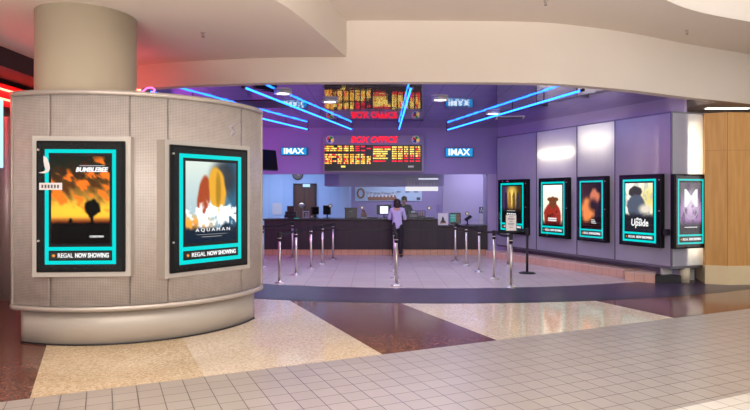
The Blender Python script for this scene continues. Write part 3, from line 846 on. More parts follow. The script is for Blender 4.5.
# glass fronts, one pane per window
gx = [W(p,0,17.45).x for p in (268,303,346,396,440,466,487.3)]
port_px = (330.5, 362, 429, 467)
for i in range(6):
    zb = zt if gx[i+1] <= cx1+.3 else zlo
    o = struct(MB().box(gx[i]+.006,17.447,zb+.002,gx[i+1]-.006,17.455,ZB-.001 if False else ZB).build('window_%d' % (i+1), M['glass']))
    for px in port_px:
        x = W(px,0,17.45).x
        if gx[i] < x < gx[i+1]:
            zc = W(px,{330.5:205.7,362:207.5,429:208,467:213.5}[px],17.45).z
            MB().tube((x,17.42,zc),(x,17.485,zc),.058,20).build('talk_port', M['steel_dark'], o)
            MB().tube((x,17.415,zc),(x,17.42,zc),.035,12).build('talk_port_centre', M['chrome'], o)

# ------------------------------------------------------------------ SIGNS ON THE BULKHEAD
s0, s1 = W(323,172.3,17.2), W(424,135.2,17.2)
t = thing('box_office_sign', 'wide ticket sign with red lettering over a glowing amber schedule board', 'sign', ((s0.x+s1.x)/2, YB, s0.z))
sw, sh = s1.x-s0.x, s1.z-s0.z
MB().box(-sw/2,-.13,0,sw/2,0,sh).bevel(.012).build('cabinet', M['sign_grey'], t)
pxm = sw/101.0
def sx(px): return (px-373.5)*pxm
def sz(py): return (172.3-py)*sh/37.1
disp = MB().box(sx(324.6),-.138,sz(171),sx(421.7),-.125,sz(145)).build('display', M['led_black'], t)
mb = MB().box(sx(324.3),-.15,sz(171.3),sx(422),-.13,sz(170.9)).box(sx(324.3),-.15,sz(145.1),sx(422),-.13,sz(144.7)); mb.build('display_rim', M['steel_dark'], t)
lettering('lettering', 'BOX OFFICE', .24, M['red_letter'], t, (sx(373.5),-.135,sz(140)), sx(396.5)-sx(349.5), shear=.22, bold=.009, extrude=.01)
def crop(x): return 310+x/5.77
rows_l = [146.6,148.6,150.6, None, 154.8,157.0,159.2,161.2,163.2]
cols_l = [(85,155),(160,186),(195,222),(232,254),(262,286),(294,318),(328,350)]
cols_r = [(364,465),(473,501),(508,534),(543,566),(576,600),(609,635)]
rows_r = [147.2,149.4,151.6,153.8,156.0,158.4,161.2]
AM, YE, RE = (255,176,50), (255,222,110), (235,40,60)
cells = []
def row(cols, y, colfn, skip):
    for j, (a, b) in enumerate(cols):
        if (j in skip): continue
        x = crop(a); e = crop(b)
        if j == 0: e -= random.choice((0,0,3,5))
        while x < e:
            wd = random.uniform(.7,1.5)
            cells.append((x, y, min(wd,e-x), 1.45*random.uniform(.8,1.05), colfn(j))); x += wd+random.choice((.1,.18,.3))
for i, y in enumerate(rows_l):
    if y is None: continue
    if i < 3: row(cols_l, y, lambda j, i=i: RE if j >= 4 or random.random() < .2 else random.choice((AM,YE)), {6} if i != 1 else {5})
    else: row(cols_l, y, lambda j, i=i: RE if (random.random() < .22) else random.choice((AM,YE,YE)), {6} if i in (4,) else ())
for i, y in enumerate(rows_r):
    row(cols_r, y, lambda j, i=i: RE if ((i == 0 and j == 0) or (i == 6) or (i == 5 and j > 2) or random.random() < .1) else random.choice((AM,YE,YE)), ())
for x in range(4): cells.append((341.2+x*1.1, 166.6, .9, 1.8, YE))
for x in range(5): cells.append((408.2+x*1.1, 166.6, .8, 1.9, (150,140,150)))
by_row = {}
for q in cells: by_row.setdefault((q[1], q[0] > 372), []).append(q)
for key, row_cells in by_row.items():
    vs, fs, cs = [], [], []
    for (x, y, wd, hh, c) in row_cells:
        b = len(vs); vs += [(sx(x),-.1395,sz(y+hh/2)),(sx(x+wd),-.1395,sz(y+hh/2)),(sx(x+wd),-.1395,sz(y-hh/2)),(sx(x),-.1395,sz(y-hh/2))]
        fs.append((b,b+1,b+2,b+3)); cs += [tuple(lin(q) for q in c)+(1,)]*4
    me = bpy.data.meshes.new('lettering'); me.from_pydata(vs,[],fs); at_ = me.attributes.new('Col','FLOAT_COLOR','POINT')
    for i, c in enumerate(cs): at_.data[i].color = c
    me.materials.append(M['art_led']); o = bpy.data.objects.new('lettering', me); COL.objects.link(o); o.parent = disp
for px in (330.3, 415.6):
    em = MB().tube((sx(px),-.142,sz(139.7)),(sx(px),-.128,sz(139.7)),4.1*pxm,28).build('emblem', M['white'], t)
    for j, c in enumerate(((40,120,60),(200,40,60),(50,60,150),(240,180,60))):
        mb = MB(); a0_ = PI/2*j+.5; P = [(sx(px),-.1435,sz(139.7))] if j != 3 else [(sx(px)+.3*pxm,-.1435,sz(139.7)+.3*pxm)]
        for q in range(7): a_ = a0_+PI/2*.82*q/6; P.append((sx(px)+3.3*pxm*math.cos(a_),-.1435,sz(139.7)+3.3*pxm*math.sin(a_)))
        mb.poly(P).build('emblem_colour', emis('emblem_%d' % j, rgb(*c), .9), em, recalc=False)
    MB().tube((sx(px)-.4*pxm,-.146,sz(139.9)),(sx(px)-.4*pxm,-.142,sz(139.9)),1.2*pxm,14).build('emblem_spot', M['dark'], em)

def imax(pl, pt, pr, pb, label):
    a, b = W(pl,pb,17.2), W(pr,pt,17.2)
    t = thing('blue_sign', label, 'sign', ((a.x+b.x)/2, YB, a.z))
    w, h = b.x-a.x, b.z-a.z
    MB().box(-w/2,-.1,0,w/2,0,h).bevel(.008,1).build('box', M['navy'], t)
    MB().box(-w/2+.012,-.104,.012,w/2-.012,-.099,h-.012).build('face', M['imax_blue'], t)
    lettering('lettering', 'IMAX', h*.95, M['white_letter'], t, (-.01,-.106,h*.5), w*.78, bold=.008)
imax(280.8,147.2,307,155.3,'glowing blue sign with white capitals, left of the ticket sign')
imax(445.3,147.8,473,157.0,'glowing blue sign with white capitals, right of the ticket sign')

# television hung from the left wall
tv = W(265.5,160,15.6)
t = thing('television', 'black flat television hung high in the lobby beside the kiosk', 'television', tv, rot=(math.radians(-8),0,math.radians(58)))
MB().box(-.42,-.04,-.28,.42,.04,.28).bevel(.012).build('casing', M['dark'], t)
MB().box(-.39,-.046,-.25,.39,-.04,.25).build('screen', M['black'], t)
MB().tube((0,.03,.1),(-.1,.5,.35),.03,10).build('bracket', M['dark'], t)

# ------------------------------------------------------------------ NEON
def neon(p0, p1, label, mat='neon_blue', r=.018):
    p0, p1 = Vector(p0), Vector(p1)
    t = thing('neon_tube', label, 'neon light', (p0+p1)/2, group='neon tubes on the lobby ceiling' if mat == 'neon_blue' else None)
    c = (p0+p1)/2
    MB().tube(p0-c, p1-c, r, 10).build('tube', M[mat], t)
    d = (p1-p0).normalized()
    for q in (0, .2, .4, .6, .8, 1):
        p = p0+(p1-p0)*q-c
        MB().tube(p+Vector((0,0,-r*1.2)), Vector((p.x,p.y,ZL-c.z)), .010, 8).build('support', M['steel_dark'], t)
    for q, s in ((p0,1),(p1,-1)): MB().tube(q-c-d*.02*s, q-c+d*.06*s, r*1.5, 10).build('end_cap', M['dark'], t)
zn = 3.612
neon(Z(243,87,zn), Z(352,129.5,zn), 'blue neon tube running from the left front of the ceiling towards the ticket sign')
neon(Z(147,91,zn), Z(308,129.5,zn), 'blue neon tube on the ceiling, nearest the kiosk and partly behind it')
neon(Z(411.5,86,zn), Z(399,129.5,zn), 'blue neon tube straight above the middle of the ticket sign')
neon(Z(583,90,zn), Z(447,130,zn), 'blue neon tube on the right side of the lobby ceiling')
# pink loop by the far left of the opening
zq = 3.42
t = thing('hanging_neon_sign', 'red neon sign hung behind the round column, its pink tip showing at right', 'neon sign', Z(100,90,zq))
o_ = Z(100,90,zq)
MB().tube(Z(66,88,zq)-o_, Z(141,90,zq)-o_, .016, 10).tube(Z(66,92,zq)-o_, Z(141,94,zq)-o_, .016, 10).build('tube', M['neon_red'], t)
q_ = [Z(142,92,zq), Z(147,88,zq+.01), Z(152,87.5,zq+.02), Z(155,90,zq), Z(152,93,zq)]
mb = MB()
for i in range(4): mb.tube(q_[i]-o_, q_[i+1]-o_, .011, 8)
mb.build('tip', M['neon_pink'], t)
for px in (70,104): MB().tube(Z(px,90,zq)-o_, Vector((*Z(px,90,zq)[:2],ZC))-o_, .008, 8).build('hanger', M['dark'], t)

# ceiling cans
def can(px, py, label):
    p = Z(px, py, ZL)
    t = thing('downlight', label, 'light', p, group='round downlights in the lobby ceiling')
    MB().lathe([(.17,0),(.17,-.05),(.13,-.05),(.13,0)],28).build('ring', M['white'], t)
    MB().lathe([(.128,-.03),(.128,-.035)],28).build('lens', M['lamp'], t)
    return p
cans = [can(493,112,'round downlight in the mirrored ceiling beside the right neon tube'), can(330,100,'round downlight in the mirrored ceiling left of the sign reflection'),
        can(440,98,'round downlight in the mirrored ceiling right of the sign reflection'), can(283,91.5,'round downlight in the mirrored ceiling near the left neon tubes')]
def vent(px, py, w, h, label, fm='white'):
    p = Z(px, py, ZL)
    t = thing('air_vent', label, 'vent', p, math.radians(-10), group='air vents in the lobby ceiling')
    MB().box(-w/2,-h/2,-.012,w/2,h/2,0).build('frame', M[fm], t)
    for i in range(6): MB().box(-w/2+.04,-h/2+.04+i*(h-.08)/6,-.018,w/2-.04,-h/2+.04+i*(h-.08)/6+.04,-.011).build('louver', M['steel_dark'], t)
vent(510,117.5,.7,.5,'square white air vent in the lobby ceiling near the lightbox wall')
vent(263,104,.9,1.0,'large dark air vent in the ceiling between the two left neon tubes', 'dark')

# ------------------------------------------------------------------ STANCHIONS
def make_stanchion(label, belt_to=None, pos=None, black=False, group='chrome queue posts in the lobby'):
    t = thing('stanchion', label, 'queue post', (*pos,.0018), group=group)
    pm = M['matt_black'] if black else M['chrome']
    MB().lathe([(.0,0),(.10,0),(.10,.01),(.075,.022),(.032,.03),(.030,.045)] if not black else [(0,0),(.18,0),(.18,.012),(.14,.026),(.03,.04)],28).build('base', pm, t)
    MB().lathe([(.027,.03),(.027,.84)],18).build('post', pm, t)
    MB().lathe([(.031,.83),(.036,.835),(.036,1.005),(.030,1.012),(.0,1.014)],18).build('head', M['matt_black'], t)
    if not black: MB().lathe([(.0365,.88),(.0368,.90)],18).build('ring', M['chrome'], t)
    return t
def belt(t, a, b):
    A, B = Vector((0,0)), Vector((b[0]-a[0], b[1]-a[1])); d = B.normalized()*.041; n = Vector((-d.y,d.x)).normalized()*.0015
    A, B = A+d, B-d
    mb = MB(); N = 10
    for i in range(N):
        p, q = A+(B-A)*i/N, A+(B-A)*(i+1)/N
        s0_, s1_ = .03*math.sin(PI*i/N), .03*math.sin(PI*(i+1)/N)
        pts = [(p-n, s0_), (q-n, s1_), (q+n, s1_), (p+n, s0_)]
        lo = [mb.bm.verts.new((v.x,v.y,.955-s)) for v,s in pts]; hi = [mb.bm.verts.new((v.x,v.y,1.0-s)) for v,s in pts]
        mb._f(lo[::-1]); mb._f(hi)
        for j in range(4): mb._f([lo[j],lo[(j+1)%4],hi[(j+1)%4],hi[j]])
    mb.build('belt', M['matt_black'], t)
def nth(i): return ('first','second','third','fourth','fifth')[i]
def chain(px_list, lab, close=None):
    P = [G(*q) for q in px_list]
    for i, p in enumerate(P):
        t = make_stanchion(lab(i), pos=p)
        nx = P[i+1] if i+1 < len(P) else close
        if nx: belt(t, p, nx)
    return P
chain([(279.5,283),(296,275.3),(311,269),(322.5,264.2),(333,259.5)], lambda i: 'chrome queue post with black head, %s from the front in the left row' % nth(i))
chain([(262.5,267.3),(292.5,257.8)], lambda i: ('chrome queue post at the kiosk edge left of the left row', 'chrome queue post close to the counter behind the left row')[i])
chain([(396.3,286),(395.2,278),(394.6,271.4),(394.2,265.3),(394,260.5)], lambda i: 'chrome queue post, %s from the front in the middle row by the woman' % nth(i))
PR = chain([(511,287.6),(494,279.1),(479.2,272.1),(466.3,265.8),(455.4,261)], lambda i: 'chrome queue post, %s from the front in the right row' % nth(i))
kb = G(527.2,273.4)
PS = chain([(508,266)], lambda i: 'chrome queue post behind the paper sign, before the farthest poster case', close=kb)
t = make_stanchion('black queue post with a wide disc foot, beside the ledge at right', pos=kb, black=True, group=None)
belt(t, kb, PR[1])
# paper sign clipped on the front right post
sp = Vector((*PR[0],1.018)); 
t = thing('paper_sign', 'white paper notice in a frame on top of the right front queue post', 'sign', sp)
MB().tube((0,0,-.004),(0,0,.06),.012,10).build('clip', M['dark'], t)
MB().box(-.105,-.008,.05,.105,.008,.36).bevel(.004,1).build('frame', M['steel_dark'], t)
sh_ = MB().box(-.095,-.0105,.06,.095,-.008,.35).build('sheet', M['paper'], t)
mb = MB()
for i, (w_, zz) in enumerate(((.09,.315),(.13,.285),(.12,.262),(.06,.225),(.12,.19),(.1,.165),(.07,.12))): mb.box(-w_/2,-.0115,zz,w_/2,-.0105,zz+.009)
mb.build('print', M['steel_dark'], sh_)

# ------------------------------------------------------------------ THINGS ON AND BEHIND THE COUNTER
def at(px, y): return W(px,0,y).x
def monitor(px, y, z, w, h, label, rz=0, lit=False, name='monitor'):
    t = thing(name, label, 'monitor', (at(px,y),y,z), rz)
    MB().box(-.1,-.06,0,.1,.06,.015).bevel(.004,1).build('foot', M['dark'], t)
    MB().tube((0,.0,.01),(0,.02,.14),.02,10).build('neck', M['dark'], t)
    MB().box(-w/2,-.025,.1,w/2,.025,.1+h).bevel(.008,1).build('casing', M['dark'], t)
    MB().box(-w/2+.02,-.028,.12,w/2-.02,-.025,.08+h).build('screen', M['screen'] if lit else M['black'], t)
    return t
zt2 = zt+.001
monitor(315,17.72,zt2,.30,.24,'dark ticket monitor turned aside on the counter, left of the pale blue panel', math.radians(50))
monitor(327,17.72,zt2,.30,.28,'tall dark ticket monitor turned aside under the left glass', math.radians(-40))
t = monitor(384,17.75,zt2,.44,.30,'monitor with a bright white screen left of the woman', math.radians(4))
MB().box(-.12,-.031,.13,.12,-.028,.35).build('lit_window', M['screen'], t)
# dark cash register with a drawer
def register(px, label, w=.36):
    t = thing('cash_register', label, 'cash register', (at(px,17.68),17.68,zt2))
    MB().box(-w/2,-.15,0,w/2,.15,.1).bevel(.006,1).build('drawer', M['dark'], t)
    mb = MB(); mb.prism([(-w/2+.02,-.1),(w/2-.02,-.1),(w/2-.02,.12),(-w/2+.02,.12)],.1,.2); mb.build('keyboard', M['dark'], t)
    MB().box(-w/2+.06,.0,.2,w/2-.08,.1,.36).bevel(.01,1).build('display', M['dark_brown'], t)
register(291,'dark cash register at the left end of the counter')
# popcorn-brown lidded warmer
t = thing('warmer_box', 'brown lidded box with dark top on the counter below the drop ceiling', 'box', (at(351,17.72),17.72,zt2))
MB().box(-.18,-.12,0,.18,.12,.27).bevel(.01,1).build('body', M['dark_brown'], t)
MB().box(-.19,-.13,.27,.19,.13,.31).bevel(.006,1).build('lid', M['dark'], t)
MB().tube((-.05,-.135,.2),(.05,-.135,.2),.01,8).build('handle', M['chrome'], t)
# gooseneck lamp with a shiny dome
t = thing('desk_lamp', 'desk lamp with shiny round head before the brown door', 'lamp', (at(303,17.8),17.8,zt2))
MB().lathe([(0,0),(.06,0),(.055,.02),(.012,.03)],18).build('base', M['dark'], t)
MB().tube((0,0,.02),(.02,.0,.3),.009,8).tube((.02,0,.3),(-.02,-.04,.38),.009,8).build('stem', M['steel_dark'], t)
MB().ball((-.03,-.06,.38),.085,.085,.07).build('lamp_shade', M['chrome'], t)
# white framed sign
t = thing('framed_notice', 'small white framed notice standing on the counter before the brown door', 'notice', (at(306,17.62),17.62,zt2))
MB().box(-.1,-.012,0,.1,.012,.21).bevel(.003,1).build('frame', M['paper_grey'], t)
MB().box(-.07,-.014,.03,.07,-.012,.18).build('sheet', M['steel_dark'], t)
MB().box(-.02,-.016,.05,.05,-.014,.075).box(-.02,-.016,.11,.05,-.014,.135).build('print', M['paper'], t)
# keyboards, papers, small goods
def keyboard(px, label, w=.4):
    t = thing('keyboard', label, 'keyboard', (at(px,17.64),17.64,zt2))
    MB().box(-w/2,-.07,0,w/2,.07,.025).bevel(.005,1).build('body', M['dark'], t)
    mb = MB()
    for r in range(4):
        for c in range(11): mb.box(-w/2+.02+c*(w-.04)/11,-.055+r*.028,.025,-w/2+.02+c*(w-.04)/11+(w-.04)/11*.8,-.055+r*.028+.022,.032)
    mb.build('keys', M['steel_dark'], t)
keyboard(371,'dark keyboard between the brown box and the bright monitor')
keyboard(428,'dark keyboard right of the receipt printer')
def papers(px, y, w, label, m='paper', z=zt2):
    t = tag(MB().box(-w/2,-.1,0,w/2,.1,.014).build('paper_stack', M[m], None, (at(px,y),y,z), (0,0,.1)), label, 'papers')
papers(284,17.6,.22,'pale papers at the left end of the counter','blue_wall'); papers(364,17.66,.16,'white papers beside the brown box'); papers(296.5,17.3,.13,'small teal slip on the counter before the register','green_screen')
t = thing('plush_bundle', 'beige and red plush bundle on the counter right of the brown box', 'bundle', (at(363.5,17.85),17.85,zt2))
MB().ball((0,0,.09),.09,.08,.09).ball((.05,-.03,.07),.06,.06,.07).build('body', M['banner_brown'], t); MB().ball((0,0,.2),.05,.05,.05).build('top', M['red'], t)
t = thing('receipt_printer', 'black receipt printer with paper roll, right of the cashier', 'printer', (at(413,17.6),17.6,zt2))
MB().box(-.14,-.11,0,.14,.11,.16).bevel(.012).build('body', M['dark'], t); MB().box(-.1,-.12,.04,.1,-.11,.12).build('front_plate', M['steel_dark'], t)
MB().box(-.06,-.03,.15,.06,-.027,.21).build('paper', M['paper'], t)
t = thing('drink_rack', 'dark rack of small bottles on the counter behind the printer', 'rack', (at(418,17.86),17.86,zt2))
MB().box(-.22,-.06,0,.22,.06,.06).box(-.22,-.06,.2,.22,.06,.22).box(-.22,-.06,0,-.2,.06,.22).box(.2,-.06,0,.22,.06,.22).build('frame', M['dark'], t)
for i in range(5): tag(MB().lathe([(0,0),(.02,0),(.02,.09),(.008,.11),(.008,.13)],12,(at(418,17.86)-.14+i*.07,17.86,zt2+.06)).build('bottle', M['banner_brown']), 'small brown bottle standing in the dark rack behind the printer', 'bottle', 'small bottles in the rack')
# picture card, green screen, card terminal on the low end
zl2 = zlo+.001
t = thing('picture_card', 'white picture card with a dark orange print on the low counter end', 'card', (at(443,17.28),17.28,zl2), rot=(math.radians(-8),0,0))
MB().box(-.145,-.006,0,.145,.006,.345).build('card', M['paper'], t)
mb = MB().mat(M['dark']).poly([(-.05,-.008,.08),(.05,-.008,.08),(.03,-.008,.2),(.0,-.008,.26),(-.03,-.008,.2)]); mb.mat(M['banner_brown']).poly([(-.09,-.0075,.04),(.1,-.0075,.05),(.07,-.0075,.13),(-.06,-.0075,.13)]); mb.build('print', None, t, recalc=False)
t = thing('ticket_screen', 'small green lit screen on the low counter end behind the picture card', 'monitor', (at(455,17.6),17.6,zl2))
MB().box(-.17,-.03,.02,.17,.03,.35).bevel(.008,1).build('casing', M['dark'], t); MB().box(-.15,-.033,.08,.02,-.03,.31).build('screen', M['green_screen'], t); MB().box(.03,-.033,.05,.15,-.03,.31).build('poster', M['banner_brown'], t); MB().box(-.1,-.06,0,.1,.06,.03).build('foot', M['dark'], t)
mb = MB().box(-.13,-.0345,.2,0,-.033,.215).box(-.13,-.0345,.25,0,-.033,.262); mb.build('print', M['white'], t)
t = thing('card_terminal', 'dark card terminal tilted on a stem at the low counter end', 'card terminal', (at(467.5,17.3),17.3,zl2))
MB().lathe([(0,0),(.06,0),(.06,.01),(.018,.02),(.018,.16)],16).build('stand', M['dark'], t)
MB().box(-.11,-.06,-.02,.11,.06,.02).bevel(.008,1).build('keypad', M['dark'], t, (0.02,0,.2), (math.radians(30),math.radians(-35),0))
aw = W(482,210,19.15)
t = thing('access_sign', 'square navy wheelchair access sign on the lilac booth wall', 'sign', (aw.x,19.2,aw.z))
MB().box(-.085,-.012,-.1,.085,0,.1).build('plate', M['navy'], t)
mb = MB().tube((-.01,-.014,.06),(-.01,-.012,.06),.015,12)
for i in range(10):
    a0_ = 2.2+i*.42; mb.tube((-.01+.04*math.cos(a0_),-.014,-.03+.04*math.sin(a0_)),(-.01+.04*math.cos(a0_+.42),-.014,-.03+.04*math.sin(a0_+.42)),.006,6)
mb.tube((-.01,-.014,.045),(-.008,-.014,-.01),.007,6).tube((-.008,-.014,-.01),(.03,-.014,-.01),.007,6).tube((.03,-.014,-.01),(.045,-.014,-.055),.007,6)
mb.build('symbol', M['white'], t)
wp = W(482,221,19.15)
tag(MB().box(-.09,-.03,-.22,.09,0,.22).bevel(.006,1).build('wall_panel_box', M['paper_grey'], None, (wp.x,19.2,wp.z)), 'grey flat box on the booth wall below the wheelchair sign', 'box')
# banner on the back wall
b0, b1 = W(355,201,22.4), W(422,187,22.4)
t = thing('banner', 'pale blue concession banner with brown ring on the back wall', 'banner', ((b0.x+b1.x)/2,22.5,b0.z))
bw, bh = b1.x-b0.x, b1.z-b0.z
MB().box(-bw/2,-.03,0,bw/2,0,bh).build('board', M['banner'], t)
mb = MB(); cx_ = -bw/2+.22
for i in range(20): a_ = 2*PI*i/20; mb.tube((cx_+.12*math.cos(a_),-.04,bh*.55+.17*math.sin(a_)),(cx_+.12*math.cos(a_+.32),-.04,bh*.55+.17*math.sin(a_+.32)),.035,8)
mb.build('ring', M['banner_brown'], t)
MB().poly([(-bw/2+.5,-.035,.02),(bw*.14,-.035,.02),(bw*.10,-.035,bh*.42),(-bw/2+.46,-.035,bh*.30)]).build('swoosh', M['banner_brown'], t, recalc=False)
mb = MB()
for i in range(8):
    x = -bw/2+.48+i*.135; hh = bh*(.32+.05*math.sin(i*1.9)); mb.box(x,-.045,bh*.28,x+.06,-.035,bh*.28+hh).box(x,-.045,bh*.28+hh-.06,x+.1,-.035,bh*.28+hh)
mb.build('marks', M['banner_white'], t)
mb = MB()
for x in (.28,.62,.95): mb.box(bw/2-1.15+x-.1,-.04,bh*.62,bw/2-1.15+x+.06,-.035,bh*.68)
mb.box(bw/2-.2,-.04,.04,bw/2-.06,-.035,.14); mb.build('small_marks', M['navy'], t)

# sign reflection in the ticket glass, imitated by a glowing box behind it
m0, m1 = W(405.5,191,18.0), W(438,187,18.0)
t = thing('sign_reflection', 'pale sign reflection in the glass above the cashier, built as a glowing box', 'light', ((m0.x+m1.x)/2,18.0,m0.z))
mw = m1.x-m0.x; mh = W(0,176,18).z-m0.z
MB().box(-mw/2,-.05,0,mw/2,.05,.13).bevel(.006,1).build('lower_bar', emis('reflected_bar', (1,.93,.9,1), .95), t)
MB().box(-mw/2,-.02,.13,mw/2,.02,mh).build('panel', M['sign_grey'], t)
MB().box(-.1,-.03,mh-.11,mw/2,-.02,mh-.07).build('upper_bar', emis('reflected_line', (.9,.9,1,1), .9), t)
mb = MB()
for i in range(10):
    if i == 3: continue
    x = -mw/2+.06+i*(mw-.12)/10; mb.box(x,-.026,.19,x+.05,-.02,.24).box(x,-.026,.19,x+.015,-.02,.24+.02*(i%2)).box(x,-.026,.27,x+.05,-.02,.28)
mb.build('marks', M['paper_grey'], t)

# ------------------------------------------------------------------ PEOPLE
def hand_graph(V, E, Rr, wrist, d, side, up):
    """palm and five fingers growing from a wrist vertex; d forward, side towards the thumb, up = back of the hand"""
    d, side, up = Vector(d).normalized(), Vector(side).normalized(), Vector(up).normalized()
    p0 = Vector(V[wrist]); palm = len(V); V.append(p0+d*.055); E.append((wrist,palm)); Rr.append((.030,.018))
    for i, (ln, off) in enumerate(((.062,.028),(.074,.010),(.068,-.009),(.052,-.027))):
        k = len(V); V.append(p0+d*.088+side*off); E.append((palm,k)); Rr.append(.0095)
        V.append(p0+d*(.088+ln*.55)+side*off*1.15-up*.006); E.append((k,k+1)); Rr.append(.0085)
        V.append(p0+d*(.088+ln*.9)+side*off*1.2-up*.028); E.append((k+1,k+2)); Rr.append(.0072)
    k = len(V); V.append(p0+d*.035+side*.036-up*.006); E.append((palm,k)); Rr.append(.011)
    V.append(p0+d*.07+side*.056-up*.014); E.append((k,k+1)); Rr.append(.009)

def person(label, loc, rz, h, arms, hair_m, top_m, bot_m, hair='bob', face=True, badge=False):
    s = h/1.70
    t = thing('person', label, 'person', loc, rz)
    # +y is forward in the body's own frame
    V = [(0,0,.94),(0,-.01,1.10),(0,-.005,1.28),(0,-.01,1.42),(0,.0,1.50),(0,.02,1.56),(0,.025,1.63)]
    E = [(0,1),(1,2),(2,3),(3,4),(4,5),(5,6)]
    Rr = [(.155,.11),(.125,.095),(.145,.105),(.11,.075),(.052,.052),(.072,.085),(.075,.092)]
    for sx_, (el, wr_, hd) in zip((-1,1), arms):
        k = len(V)
        V += [(sx_*.165,-.005,1.405),(el[0],el[1],el[2]),(wr_[0],wr_[1],wr_[2])]; E += [(3,k),(k,k+1),(k+1,k+2)]; Rr += [.055,.042,.028]
        hand_graph(V, E, Rr, k+2, hd, (-sx_,0,0.15), (0,0,1))
        k = len(V)
        V += [(sx_*.095,0,.88),(sx_*.10,.012,.49),(sx_*.105,-.015,.10),(sx_*.115,.04,.045),(sx_*.125,.14,.03)]
        E += [(0,k),(k,k+1),(k+1,k+2),(k+2,k+3),(k+3,k+4)]; Rr += [(.088,.095),(.055,.058),(.036,.04),(.036,.036),(.036,.024)]
    # nose and chin
    k = len(V); V += [(0,.115,1.60)]; E += [(5,k)]; Rr += [.012]
    V = [Vector(v)*s for v in V]; Rr = [tuple(q*s for q in r) if isinstance(r, tuple) else r*s for r in Rr]
    b = mesh_obj('body', skin_mesh(V, E, Rr), M['skin'], t)
    # clothes as slightly larger shells on the same joints
    cv = [(0,0,.80),(0,-.005,.96),(0,-.01,1.14),(0,-.005,1.29),(0,-.01,1.425),(0,.0,1.475)]
    ce = [(0,1),(1,2),(2,3),(3,4),(4,5)]; cr = [(.178,.128),(.172,.124),(.150,.115),(.165,.122),(.125,.088),(.062,.058)]
    for sx_, (el, wr_, hd) in zip((-1,1), arms):
        k = len(cv); e, w = Vector(el), Vector(wr_)
        cv += [(sx_*.17,-.005,1.41), tuple(e), tuple(w-(w-e).normalized()*.02)]; ce += [(4,k),(k,k+1),(k+1,k+2)]; cr += [.068,.058,.044]
    mesh_obj('top', skin_mesh([Vector(v)*s for v in cv], ce, [tuple(q*s for q in r) if isinstance(r,tuple) else r*s for r in cr]), top_m, t)
    cv = [(0,0,.98),(0,0,1.05)]; ce = [(0,1)]; cr = [(.165,.12),(.15,.11)]
    for sx_ in (-1,1):
        k = len(cv); cv += [(sx_*.095,0,.85),(sx_*.10,.012,.49),(sx_*.105,-.012,.07)]; ce += [(0,k),(k,k+1),(k+1,k+2)]; cr += [(.105,.112),(.074,.078),(.062,.066)]
    mesh_obj('trousers', skin_mesh([Vector(v)*s for v in cv], ce, [tuple(q*s for q in r) if isinstance(r,tuple) else r*s for r in cr]), bot_m, t)
    for sx_ in (-1,1):
        mb = MB(); mb.ball((sx_*.118*s,.07*s,.04*s),.048*s,.125*s,.042*s); 
        for v in mb.bm.verts: v.co.z = max(v.co.z, .002)
        mb.build('shoe', M['dark'], t)
    mb = MB()
    if hair == 'bob':
        mb.ball((0,-.005*s,1.625*s),.108*s,.118*s,.112*s).ball((0,-.03*s,1.54*s),.115*s,.085*s,.10*s)
    else:
        mb.ball((0,-.01*s,1.655*s),.092*s,.108*s,.082*s).ball((0,-.045*s,1.60*s),.082*s,.07*s,.08*s)
    mb.build('hair', hair_m, t)
    for sx_ in (-1,1):
        MB().ball((sx_*.032*s,.100*s,1.625*s),.012*s,.008*s,.009*s,10).build('eye', M['dark'], t)
        MB().ball((sx_*.086*s,.01*s,1.60*s),.012*s,.022*s,.03*s,10).build('ear', M['skin'], t)
    MB().ball((0,.100*s,1.555*s),.024*s,.008*s,.006*s,10).build('mouth', M['red'], t)
    if badge: MB().box(.05*s,.118*s,1.24*s,.13*s,.135*s,1.34*s).build('apron_panel', M['red'], t)
    return t
fx, fy = G(398,256.3)
person('woman in lilac top and black trousers standing at the counter, seen from behind', (fx-.03,16.66,.0018), math.radians(-6), 1.61,
       [((-.245,.05,1.13),(-.16,.31,1.13),(.15,1,.0)), ((.235,.05,1.13),(.15,.31,1.13),(-.15,1,.0))], M['hair'], M['sweater'], M['trousers'])
person('cashier in black uniform behind the glass, facing the woman in lilac', (at(404.2,18.25),18.25,.0018), math.radians(172), 1.68,
       [((-.27,.05,1.14),(-.20,.28,1.14),(.2,1,0)), ((.27,.06,1.14),(.2,.28,1.14),(-.2,1,0))], M['hair'], M['uniform'], M['uniform'], hair='short', badge=True)

# ------------------------------------------------------------------ SHOP AT FAR LEFT
struct(MB().box(-6.6,4.0,3.72,-5.7,11.4,ZC+.3).build('wall_shop_bulkhead', M['shop_dark']))
struct(MB().box(-6.75,3.0,0,-6.6,12.2,ZC+.3).build('wall_shop_front', M['shop_red']))
struct(MB().box(-6.7,11.3,0,-4.6,11.45,ZF+.02).build('wall_shop_end', M['shop_red']))
t = thing('red_neon', 'pair of red neon lines along the shop front left of the kiosk', 'neon light', (-6.2,9.6,3.52))
for zz in (-.01,-.17):
    MB().tube((0,-2.6,zz),(0,1.6,zz),.018,10).build('tube', M['neon_red'], t)
MB().box(-.12,-2.7,-.28,-.05,1.7,.1).build('backing', M['red'], t)
for yy in (-2.3,-.6,1.1): MB().tube((-.4,yy,-.1),(-.05,yy,-.1),.02,8).build('bracket', M['dark'], t)
cpx = W(8,0,9.9)
struct(MB().lathe([(.13,0),(.13,3.05)],32,(cpx.x,9.9,0)).build('column', M['steel_col']))
bs = W(1,112,9.2)
tag(MB().box(-.04,-.3,-.55,.04,.3,.55).bevel(.01,1).build('shop_sign', M['blue_sign'], None, (-6.07,9.28,2.74)), 'pale blue lit shop sign at the left picture edge below red neon', 'sign')
MB()

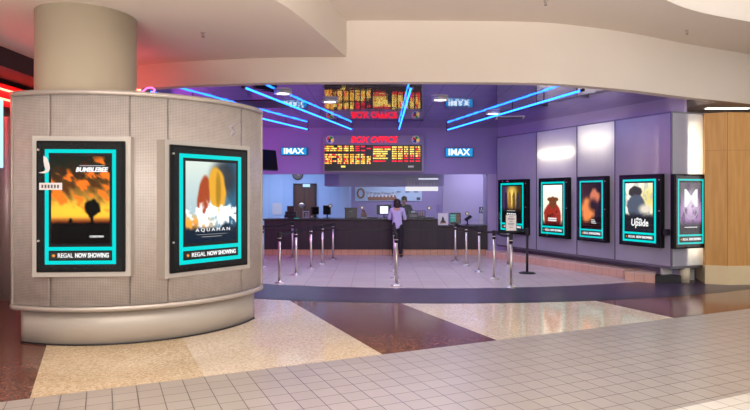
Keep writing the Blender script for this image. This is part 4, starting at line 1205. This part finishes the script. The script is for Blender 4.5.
# ------------------------------------------------------------------ LIGHTS
def area(name, loc, target, sx_, sy_, power, col):
    l = bpy.data.lights.new(name, 'AREA'); l.shape = 'RECTANGLE'; l.size = sx_; l.size_y = sy_; l.energy = power; l.color = col
    o = bpy.data.objects.new(name, l); COL.objects.link(o); o.location = loc
    o.rotation_euler = (Vector(target)-Vector(loc)).to_track_quat('-Z','Y').to_euler(); return o
area('mall_skylight', (1,-4,5.4), (0,7,0), 12, 4, 420, (1,.95,.90))
area('atrium_skylight', (7.5,2.5,7.4), (6.0,5.0,0), 6, 6, 130, (1,.96,.92))
area('foreground_fill', (-1.5,1.3,4.55), (-1.5,1.9,0), 6, 1.6, 210, (1,.95,.90))  # added fill above the frame, brightens the foreground floor; no fixture there
u_ = area('ceiling_fill', (0.5,-3.5,.7), (0.5,4.5,8.0), 12, 2, 900, (1,.95,.90)); u_.data.spread = math.radians(62)  # added upward fill behind the camera to lift the ceiling, not a mall lamp
for i, p in enumerate(cans):
    l = bpy.data.lights.new('downlight_glow', 'SPOT'); l.energy = 110; l.color = (.92,.82,1); l.spot_size = math.radians(150); l.spot_blend = .8; l.shadow_soft_size = .12
    o = bpy.data.objects.new('downlight_glow', l); COL.objects.link(o); o.location = (p.x,p.y,p.z-.08)
area('lobby_blue_fill', (.8,14.0,ZL-.06), (.8,14.0,0), 3.0, 1.2, 75, (.60,.60,1))  # added blue fill making up for the weak glow of the neon tubes
area('office_light', (-2.8,19.0,ZBK-.03), (-2.8,19.0,0), 2.2, 1.2, 80, (.72,.88,1))
area('concession_light', (1.6,21.2,ZBK-.03), (1.6,21.2,0), 3, 1.2, 50, (.9,.86,1))
area('booth_light', (3.3,18.3,ZB+.4), (3.3,18.6,0), 1.6, .6, 30, (.82,.82,1))
area('magenta_cove', (-4.6,14.2,3.3), (-1.5,17.0,2.6), .3, 2.0, 70, (.9,.15,.75))

wld = bpy.data.worlds.new('mall'); S.world = wld; wld.use_nodes = True
wld.node_tree.nodes['Background'].inputs[0].default_value = (1,.97,.95,1)
wld.node_tree.nodes['Background'].inputs[1].default_value = .85

# ------------------------------------------------------------------ CAMERA
cd = bpy.data.cameras.new('camera'); cam = bpy.data.objects.new('camera', cd); COL.objects.link(cam)
cd.sensor_width = 36; cd.lens = 36*F/750; cd.shift_y = (HZ-205)/750
cam.location = (0,0,H); cam.rotation_euler = (PI/2,0,0)
S.camera = cam
S.view_settings.view_transform = 'Standard'; S.view_settings.look = 'None'
S.view_settings.exposure = .12; S.view_settings.gamma = 1
try: S.view_settings.use_curve_mapping = False
except Exception: pass
S.cycles.max_bounces = 10; S.cycles.transparent_max_bounces = 16
S.cycles.use_denoising = True
